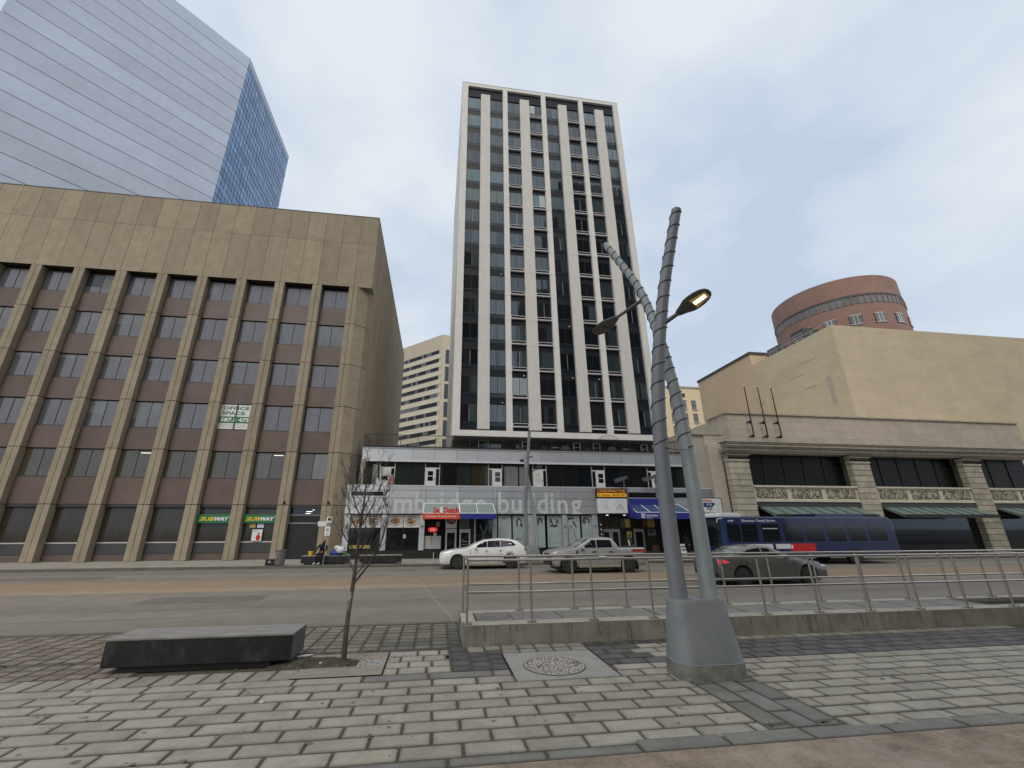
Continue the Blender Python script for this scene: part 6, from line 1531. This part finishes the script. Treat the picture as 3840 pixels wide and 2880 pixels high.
def truck():
    T = [(0, .46, .78, .86, .80), (.06, .34, .98, 1.02, .90), (.3, .30, 1.02, 1.09, .98), (.9, .28, 1.06, 1.16, 1), (1.25, .28, 1.10, 1.20, 1), (1.75, .28, 1.12, 1.46, 1), (2.15, .28, 1.13, 1.66, 1), (2.8, .28, 1.14, 1.70, 1), (3.3, .28, 1.15, 1.67, 1), (3.42, .28, 1.16, 1.52, 1), (3.60, .28, 1.17, 1.22, 1), (3.75, .28, 1.18, 1.19, 1), (4.95, .34, 1.18, 1.19, 1), (5.0, .42, 1.1, 1.17, .97)]
    wins = [('window', [(1.60, 1.20), (2.38, 1.20), (2.38, 1.57), (2.16, 1.57), (1.92, 1.42)], 'carglass'), ('window', [(2.44, 1.20), (3.24, 1.22), (3.20, 1.57), (2.44, 1.58)], 'carglass')]
    def ex(t, X, yc, hw, zg, sy):
        for side in (-1, 1):
            part('headlight', t, lambda b: b.box(X(-.01), X(.18), yc + side * hw * .62, yc + side * hw * .93, zg + .80, zg + .95, 'headl')); part('taillight', t, lambda b: b.box(X(4.86), X(5.01), yc + side * hw * .86, yc + side * (hw + .006), zg + .92, zg + 1.12, 'tail'))
            part('mirror', t, lambda b: (b.blob((X(1.62), yc + side * (hw + .12), zg + 1.2), (.10, .11, .09), 'carsilver', 10, 6), b.box(X(1.55), X(1.66), yc + side * (hw - .05), yc + side * (hw + .05), zg + 1.1, zg + 1.14, 'trim')))
            for s in (2.12, 3.02): part('door_handle', t, lambda b: b.box(X(s), X(s + .2), yc + side * (hw + .002), yc + side * (hw + .028), zg + .98, zg + 1.03, 'trim'))
            part('door_seam', t, lambda b: [b.box(X(s), X(s) + .012, yc + side * (sy(s, .8) - .004), yc + side * (sy(s, .8) + .004), zg + .36, zg + 1.12, 'trim') for s in (1.42, 2.4, 3.32)])
            part('mud_flap', t, lambda b: b.box(X(4.48), X(4.52), yc + side * (hw - .22), yc + side * (hw + .0), zg + .14, zg + .6, 'trim')); part('fender_vent', t, lambda b: b.box(X(1.28), X(1.36), yc + side * (hw - .01), yc + side * (hw + .006), zg + .88, zg + 1.08, 'trim'))
            part('sill', t, lambda b: b.box(X(1.4), X(3.6), yc + side * hw * .94, yc + side * hw * 1.004, zg + .28, zg + .42, 'cardirt'))
            part('tail_panel', t, lambda b: b.box(X(4.28), X(4.84), yc + side * (hw - .01), yc + side * (hw + .004), zg + 1.0, zg + 1.12, 'tail'))
        part('cargo_bed', t, lambda b: b.box(X(3.62), X(4.9), yc - hw * .85, yc + hw * .85, zg + 1.185, zg + 1.215, 'trim'))
        part('grille', t, lambda b: (b.box(X(-.012), X(.05), yc - .6, yc + .6, zg + .72, zg + .92, 'trim'), b.box(X(-.03), X(.05), yc - hw * .86, yc + hw * .86, zg + .38, zg + .60, 'trim')))
    vehicle('silver_pickup', 'silver four door pickup truck driving left behind the handrail', 'pickup truck', 5.86, 21.68, 1.86, T, (.87, 4.05), .375, 'carsilver', wins, [('windshield', (1.30, 1.20, 2.06, 1.60, .92)), ('rear_window', (3.36, 1.58, 3.5, 1.3, .8))], None, rimm='rimdark', extra=ex)
truck()
def sedan():
    T = [(0, .36, .62, .66, .76), (.07, .24, .72, .76, .88), (.5, .2, .80, .88, .96), (1.2, .18, .90, .98, 1), (1.45, .18, .92, 1.03, 1), (1.95, .18, .95, 1.28, 1), (2.45, .18, .97, 1.45, 1), (2.9, .18, .99, 1.485, 1), (3.4, .18, 1.00, 1.42, 1), (3.95, .19, 1.02, 1.20, 1), (4.3, .20, 1.03, 1.10, .98), (4.65, .24, 1.00, 1.08, .94), (4.78, .34, .90, 1.0, .88)]
    wins = [('window', [(1.85, 1.03), (2.75, 1.05), (2.78, 1.38), (2.45, 1.36), (2.15, 1.24)], 'carglass'), ('window', [(2.82, 1.05), (3.5, 1.07), (3.72, 1.14), (3.35, 1.32), (2.85, 1.39)], 'carglass')]
    def ex(t, X, yc, hw, zg, sy):
        for side in (-1, 1):
            part('headlight', t, lambda b: b.blob((X(.2), yc + side * hw * .78, zg + .68), (.22, .14, .06), 'headl', 10, 6))
            def tl(b): b.prism([(4.30, .86), (4.55, .82), (4.76, .80), (4.76, .95), (4.5, .965)], 0, 1, 'taillit', 'y'); b.v = [(X(s), yc + side * ((sy(min(s, 4.7), .88)) + (.006 if y else -.05)), zg + z) for s, y, z in b.v]
            part('taillight', t, tl)
            part('mirror', t, lambda b: b.blob((X(1.95), yc + side * (hw + .09), zg + 1.03), (.11, .10, .07), 'cargrey', 10, 6))
            for s in (2.55, 3.4): part('door_handle', t, lambda b: b.box(X(s), X(s + .18), yc + side * (hw + .002), yc + side * (hw + .03), zg + .86, zg + .885, 'chrome'))
            part('door_seam', t, lambda b: [b.box(X(s), X(s) + .01, yc + side * (sy(s, .7) - .004), yc + side * (sy(s, .7) + .004), zg + .30, zg + .95, 'trim') for s in (1.55, 2.8, 3.6)])
            part('window_trim', t, lambda b: b.tube([(X(s), yc + side * (sy(s, z) + .012), zg + z) for s, z in ((1.75, 1.0), (2.8, 1.03), (3.75, 1.10))], .008, 'chrome', 5))
        part('bumper', t, lambda b: b.box(X(4.74), X(4.82), yc - hw * .8, yc + hw * .8, zg + .36, zg + .48, 'trim'))
    vehicle('grey_sedan', 'dark grey sedan driving right behind the handrail with lit red tail lights', 'car', 10.98, 15.95, 1.84, T, (.98, 3.82), .34, 'cargrey', wins, [('windshield', (1.48, 1.02, 2.38, 1.41, .92)), ('rear_window', (3.2, 1.43, 3.98, 1.16, .88))], None, rimm='rim', extra=ex, flip=True)
sedan()
def bus():
    x0, y0, y1, zg = 17.1, 24.25, 26.8, -.15; L = 12.2
    t = thing('city_bus', 'dark blue city bus standing in front of the stone building', 'bus', (x0 + L / 2, 25.5, zg))
    def body(b):
        P = [(x0 + .12, .28), (x0, .5), (x0 + .02, 1.2), (x0 + .16, 2.45), (x0 + .4, 2.66), (x0 + L - .3, 2.66), (x0 + L, 2.4), (x0 + L, .3)]
        b.prism(P, y0, y1, 'busblue', 'y')
    part('body', t, body, bevel=.09)
    part('front_panel', t, lambda b: b.prism([(x0 + .0, 1.0), (x0 + .12, 2.5), (x0 + .42, 2.62), (x0 + .34, 1.9), (x0 + .36, .95)], y0 - .012, y0 + .002, 'busmid', 'y'))
    part('windshield', t, lambda b: b.raw([(x0 - .02, y0 + .1, .95), (x0 - .02, y1 - .1, .95), (x0 + .11, y1 - .1, 2.1), (x0 + .11, y0 + .1, 2.1)], [(0, 1, 2, 3)], 'busglass'))
    part('destination_sign', t, lambda b: b.raw([(x0 + .09, y0 + .2, 2.14), (x0 + .09, y1 - .2, 2.14), (x0 + .14, y1 - .2, 2.42), (x0 + .14, y0 + .2, 2.42)], [(0, 1, 2, 3)], 'trim'))
    part('roof_pod', t, lambda b: b.prism([(x0 + .1, 2.62), (x0 + .14, 2.80), (x0 + .3, 2.88), (x0 + 1.45, 2.88), (x0 + 1.62, 2.78), (x0 + 1.7, 2.62)], y0 + .15, y1 - .15, 'buswhite', 'y'), bevel=.04)
    part('roof_pod', t, lambda b: b.box(x0 + 7, x0 + 10.5, y0 + .3, y1 - .3, 2.6, 2.85, 'busblue'), bevel=.05)
    ws = [(.48, 1.28), (1.42, 2.45), (2.78, 3.95), (4.28, 5.5), (5.8, 7.0), (7.3, 8.5), (8.8, 10.0), (10.3, 11.5)]
    for a, c in ws:
        def f(b):
            b.box(x0 + a, x0 + c, y0 - .012, y0, 1.20, 2.20, 'busglass'); b.box(x0 + a + .03, x0 + c - .03, y0 - .018, y0 - .012, 1.86, 1.88, 'trim')
            if a in (2.78,): b.box(x0 + a + .05, x0 + c - .12, y0 - .016, y0 - .012, 1.92, 1.98, 'plate')
        part('window', t, f)
    def tx(b):
        text_on(b, 'Edmonton Transit Service', x0 + 1.5, x0 + 3.78, 2.34, 2.50, y0, 'bustext', .015, .006); None
    part('lettering', t, tx); part('fleet_number', t, lambda b: text_on(b, '4908', x0 + .55, x0 + .95, 2.34, 2.46, y0, 'bustext', .015, .006))
    part('stripe', t, lambda b: (b.box(x0 + .4, x0 + L - .1, y0 - .005, y0, 2.27, 2.285, 'busmid'), b.box(x0 + .36, x0 + L - .1, y0 - .006, y0, 1.12, 1.15, 'busmid')))
    part('advert_panel', t, lambda b: (b.box(x0 + 3.5, x0 + 4.5, y0 - .01, y0, .78, 1.06, 'buswhite'), b.box(x0 + 4.5, x0 + 6.2, y0 - .01, y0, .62, 1.08, 'redletter'), b.box(x0 + .6, x0 + 3.3, y0 - .008, y0, .4, 1.06, 'buswhite'), b.box(x0 + 4.55, x0 + 4.65, y0 - .014, y0 - .01, .8, 1.0, 'textwhite')))
    part('mirror', t, lambda b: (b.tube([(x0 + .2, y0 - .02, 2.55), (x0 - .25, y0 - .18, 2.5), (x0 - .3, y0 - .2, 2.3)], .025, 'buswhite', 6), b.box(x0 - .36, x0 - .24, y0 - .3, y0 - .12, 1.85, 2.3, 'trim')))
    for wx in (x0 + 2.6, x0 + 8.9):
        for y in (y0 - .0, y1 - .28):
            w = MB(); w.cyl((wx, y - .01, zg + .48), .48, .29, 'tyre', 'y', 28); wo_ = w.build('wheel', t); part('rim', wo_, lambda b: b.cyl((wx, y - .02, zg + .48), .28, .02, 'rim', 'y', 20))
bus()

# ------------------------------------------------------------------ street furniture on the far pavement
bn = thing('litter_bin', 'grey ribbed metal litter bin at the kerb in front of the brown pillar', 'litter bin', (-8.86, 27.35, 0))
def bin_(b):
    c = (-8.86, 27.35); n = 24
    b.cyl((c[0], c[1], .04), .25, .76, 'galv', n=24, r2=.28)
    for i in range(n): a = 2 * PI * i / n; b.tube([(c[0] + .255 * math.cos(a), c[1] + .255 * math.sin(a), .05), (c[0] + .285 * math.cos(a), c[1] + .285 * math.sin(a), .8)], .012, 'galv', 4)
part('body', bn, bin_); part('rim', bn, lambda b: (b.cyl((-8.86, 27.35, .8), .31, .05, 'galv', n=24), b.cyl((-8.86, 27.35, .851), .2, .004, 'black', n=20))); part('emblem', bn, lambda b: b.tube([(-9.0, 27.07, .7), (-9.02, 27.08, .35), (-8.9, 27.06, .55), (-8.88, 27.06, .75)], .022, 'plate', 5))
ub = thing('utility_box', 'small black box on the pavement left of the litter bin', 'box', (-9.35, 27.4, 0))
part('body', ub, lambda b: (b.box(-9.6, -9.12, 27.25, 27.6, 0, .32, 'black'), b.box(-9.63, -9.09, 27.22, 27.63, .32, .35, 'greydark')), bevel=.01); part('label_plate', ub, lambda b: b.box(-9.45, -9.3, 27.24, 27.25, .15, .27, 'alu'))
bs = thing('parking_sign', 'grey post with small white parking signs beside the seated person', 'sign', (-6.36, 27.2, 0))
part('post', bs, lambda b: b.tube([(-6.40, 27.2, 0), (-6.32, 27.2, 2.6)], .03, 'alu', 8))
part('sign_plate', bs, lambda b: (b.box(-6.48, -6.16, 27.15, 27.165, 2.36, 2.70, 'signwhite'), b.cyl((-6.32, 27.145, 2.55), .09, .006, 'black', 'y', 16)), bevel=.01, label='white square plate with a dark disc')
part('sign_plate', bs, lambda b: b.box(-6.95, -6.46, 27.16, 27.175, 2.16, 2.44, 'signwhite'), label='blank white plate')
part('sign_plate', bs, lambda b: (b.box(-6.52, -6.2, 27.15, 27.165, 1.62, 2.14, 'signwhite'), b.cyl((-6.36, 27.145, 1.95), .085, .006, 'logogrey', 'y', 14), b.box(-6.42, -6.3, 27.143, 27.15, 1.72, 1.76, 'logogrey')), bevel=.01, label='tall white plate with a dark symbol')
one('bollard', lambda b: (b.tube([(-.03, 27.45, 0), (-.03, 27.45, .62)], [.03, .022], 'alulight', 8), b.cyl((-.03, 27.45, 0), .06, .02, 'alu', n=12)), 'thin pale metal post on the pavement left of the white car', 'post')
one('kerb_fixture', lambda b: (b.tube([(9.4, 27.4, 0), (9.42, 27.4, .55)], .03, 'alu', 8), b.cyl((9.4, 27.4, 0), .06, .02, 'alu', n=12)), 'short metal post on the pavement behind the pickup truck', 'post')
bk = thing('yellow_bucket', 'yellow plastic bucket standing on the far bench', 'bucket', (-7.25, 27.6, .5))
part('body', bk, lambda b: b.cyl((-7.25, 27.6, .5), .12, .24, 'yellow', n=18, r2=.15)); part('rim', bk, lambda b: b.cyl((-7.25, 27.6, .72), .165, .025, 'yellow', n=18))
random.seed(14)
def bag(b, c, r, m):
    b.blob(c, r, m, 14, 9, .10)
one('blue_bag', lambda b: bag(b, (-5.9, 27.6, .62), (.28, .2, .17), 'plasticblue'), 'crumpled blue plastic bag on the far bench', 'bag')
one('white_bag', lambda b: (bag(b, (-5.62, 27.62, .78), (.26, .2, .22), 'plasticwhite'), bag(b, (-5.78, 27.6, .93), (.18, .16, .12), 'plasticwhite')), 'crumpled white plastic bag piled on the blue bag', 'bag')
one('dark_bag', lambda b: bag(b, (-5.55, 27.5, .56), (.14, .12, .1), 'clothblack'), 'small dark bag between the blue and white bags on the far bench', 'bag')
gb = thing('green_bottle', 'green bottle with white cap lying on the end of the far bench', 'bottle', (-5.2, 27.6, .55))
part('body', gb, lambda b: b.tube([(-5.42, 27.6, .66), (-5.18, 27.6, .57), (-5.08, 27.6, .54)], [.045, .045, .02], 'plasticgreen', 10)); part('cap', gb, lambda b: b.tube([(-5.08, 27.6, .54), (-5.03, 27.6, .525)], .025, 'textwhite', 8))
sb = thing('sandwich_board', 'white sandwich board with black writing beside the station entrance', 'sign', (18.55, 30.9, 0))
part('front_panel', sb, lambda b: b.prism([(31.1, .85), (30.85, .05), (30.82, .05), (31.07, .85)], 18.3, 18.75, 'signwhite', 'x'))
part('rear_panel', sb, lambda b: b.prism([(31.12, .85), (31.4, .05), (31.37, .05), (31.09, .85)], 18.3, 18.75, 'signwhite', 'x')); part('lettering', sb, lambda b: (text_on(b, 'OPEN', 18.35, 18.7, .62, .74, 30.95, 'black', .02), text_on(b, 'SUBS', 18.35, 18.7, .4, .52, 30.88, 'black', .02)))

# ------------------------------------------------------------------ people
def person(label, J, cloth, skinm='skin', group=None, hat=None, shoe='black'):
    """J: dict of joint positions. One continuous skinned body; clothing colours follow the nearest bone."""
    order = [('pelvis', 'spine', .125, .12, 'top'), ('spine', 'chest', .12, .14, 'top'), ('chest', 'neck', .14, .055, 'top'), ('neck', 'head', .055, .085, 'skin'), ('head', 'crown', .095, .06, 'hat')]
    for s in ('l', 'r'):
        order += [('chest', 'sh' + s, .14, .07, 'top'), ('sh' + s, 'el' + s, .06, .047, 'top'), ('el' + s, 'wr' + s, .045, .032, 'top'), ('wr' + s, 'pa' + s, .03, .034, 'skin'),
                  ('pelvis', 'hp' + s, .125, .095, 'leg'), ('hp' + s, 'kn' + s, .09, .062, 'leg'), ('kn' + s, 'an' + s, .058, .042, 'leg'), ('an' + s, 'to' + s, .045, .032, 'shoe')]
        pa, wr = Vector(J['pa' + s]), Vector(J['wr' + s]); d = (pa - wr).normalized(); side = d.cross(Vector((0, 1, .3))).normalized()
        for k, (o_, ln) in enumerate(((-.03, .065), (-.01, .08), (.01, .075), (.03, .06))):
            J['f%d%s' % (k, s)] = tuple(pa + side * o_ * .9 + d * ln * .5); J['g%d%s' % (k, s)] = tuple(pa + side * o_ + d * ln * .85 + Vector((0, .0, -.02))); order += [('pa' + s, 'f%d%s' % (k, s), .02, .0095, 'skin'), ('f%d%s' % (k, s), 'g%d%s' % (k, s), .0095, .008, 'skin')]
        J['t' + s] = tuple(wr + d * .05 - side * .055); order.append(('wr' + s, 't' + s, .02, .010, 'skin'))
    names = []; rad = {}
    for a, c, ra, rc, m in order:
        for n_, r_ in ((a, ra), (c, rc)):
            if n_ not in names: names.append(n_); rad[n_] = r_
    me = bpy.data.meshes.new('person'); idx = {n_: i for i, n_ in enumerate(names)}
    base = Vector((J['pelvis'][0], J['pelvis'][1], 0)); me.from_pydata([tuple(Vector(J[n_]) - base) for n_ in names], [(idx[a], idx[c]) for a, c, *_ in order], [])
    o = bpy.data.objects.new('person', me); COL.objects.link(o); o.location = base
    sk = o.modifiers.new('s', 'SKIN'); sk.use_smooth_shade = True; o.modifiers.new('u', 'SUBSURF').levels = 1
    lay = me.skin_vertices[0].data if me.skin_vertices else None
    if lay is None:
        bpy.context.view_layer.objects.active = o
        lay = me.skin_vertices.new().data if hasattr(me.skin_vertices, 'new') else None
    if lay is not None:
        for n_ in names: lay[idx[n_]].radius = (rad[n_], rad[n_]); lay[idx[n_]].use_root = n_ == 'pelvis'
    dg = bpy.context.evaluated_depsgraph_get(); dg.update(); m2 = bpy.data.meshes.new_from_object(o.evaluated_get(dg)); o.modifiers.clear(); o.data = m2
    ms = {'top': cloth[0], 'leg': cloth[1], 'skin': skinm, 'hat': hat or 'clothblack', 'shoe': shoe}; keys = list(ms); m2.materials.clear()
    for k in keys: m2.materials.append(M[ms[k]])
    for f in m2.polygons:
        c = Vector(f.center) + base; best = (9, 'top')
        for a, e, ra, rc, mk in order:
            A, E_ = Vector(J[a]), Vector(J[e]); t_ = max(0, min(1, (c - A).dot(E_ - A) / max((E_ - A).length_squared, 1e-6))); dd = (c - A.lerp(E_, t_)).length / max(ra, .02)
            if dd < best[0]: best = (dd, mk)
        f.material_index = keys.index(best[1]); f.use_smooth = True
    tag(o, label, 'person', group)
    return o
person('person in black and a dark red cap sitting bent forward on the far bench', {
    'pelvis': (-6.62, 27.62, .60), 'spine': (-6.62, 27.56, .80), 'chest': (-6.58, 27.46, 1.0), 'neck': (-6.52, 27.40, 1.18), 'head': (-6.48, 27.34, 1.30), 'crown': (-6.47, 27.33, 1.40),
    'shl': (-6.78, 27.44, 1.06), 'ell': (-6.90, 27.28, .86), 'wrl': (-6.78, 27.05, .74), 'pal': (-6.72, 26.98, .72), 'shr': (-6.36, 27.44, 1.06), 'elr': (-6.28, 27.26, .84), 'wrr': (-6.44, 27.05, .74), 'par': (-6.52, 26.98, .72),
    'hpl': (-6.74, 27.58, .58), 'knl': (-6.80, 27.20, .60), 'anl': (-6.86, 27.22, .12), 'tol': (-6.92, 27.04, .05), 'hpr': (-6.50, 27.58, .58), 'knr': (-6.52, 27.18, .58), 'anr': (-6.6, 27.28, .12), 'tor': (-6.72, 27.08, .05)}, ('clothblack', 'clothblack'), hat='hatred', shoe='clothwhite')
def standing(x, y, z0=0, h=1.7, turn=0):
    s = h / 1.75; J = {'pelvis': (0, 0, .95), 'spine': (0, 0, 1.12), 'chest': (0, 0, 1.32), 'neck': (0, 0, 1.5), 'head': (0, -.02, 1.62), 'crown': (0, -.02, 1.71)}
    for sd, k in (('l', -1), ('r', 1)): J.update({'sh' + sd: (.18 * k, 0, 1.40), 'el' + sd: (.25 * k, .02, 1.12), 'wr' + sd: (.24 * k, -.08, .90), 'pa' + sd: (.235 * k, -.10, .82), 'hp' + sd: (.10 * k, 0, .90), 'kn' + sd: (.11 * k, -.03 * k, .50), 'an' + sd: (.11 * k, .08 * k, .09), 'to' + sd: (.12 * k, .08 * k - .15, .045)})
    c, q = math.cos(turn), math.sin(turn); return {k: (x + (a * c - b_ * q) * s, y + (a * q + b_ * c) * s, z0 + zz * s) for k, (a, b_, zz) in J.items()}
person('person in dark clothes with a white sleeve coming out of the station doors', standing(14.75, 31.75, 0, 1.62, .4), ('clothgrey', 'clothblack'), hat='clothblack')
person('person in black standing by the sandwich board at the right of the station entrance', standing(19.05, 31.3, 0, 1.66, -.5), ('clothblack', 'clothblack'), hat='clothblack')
one('white_towel', lambda b: b.tube([(14.5, 31.5, 1.15), (14.55, 31.48, .95), (14.6, 31.48, .62)], [.05, .06, .04], 'clothwhite', 8), 'white scarf hanging over the arm of the person leaving the station', 'scarf')
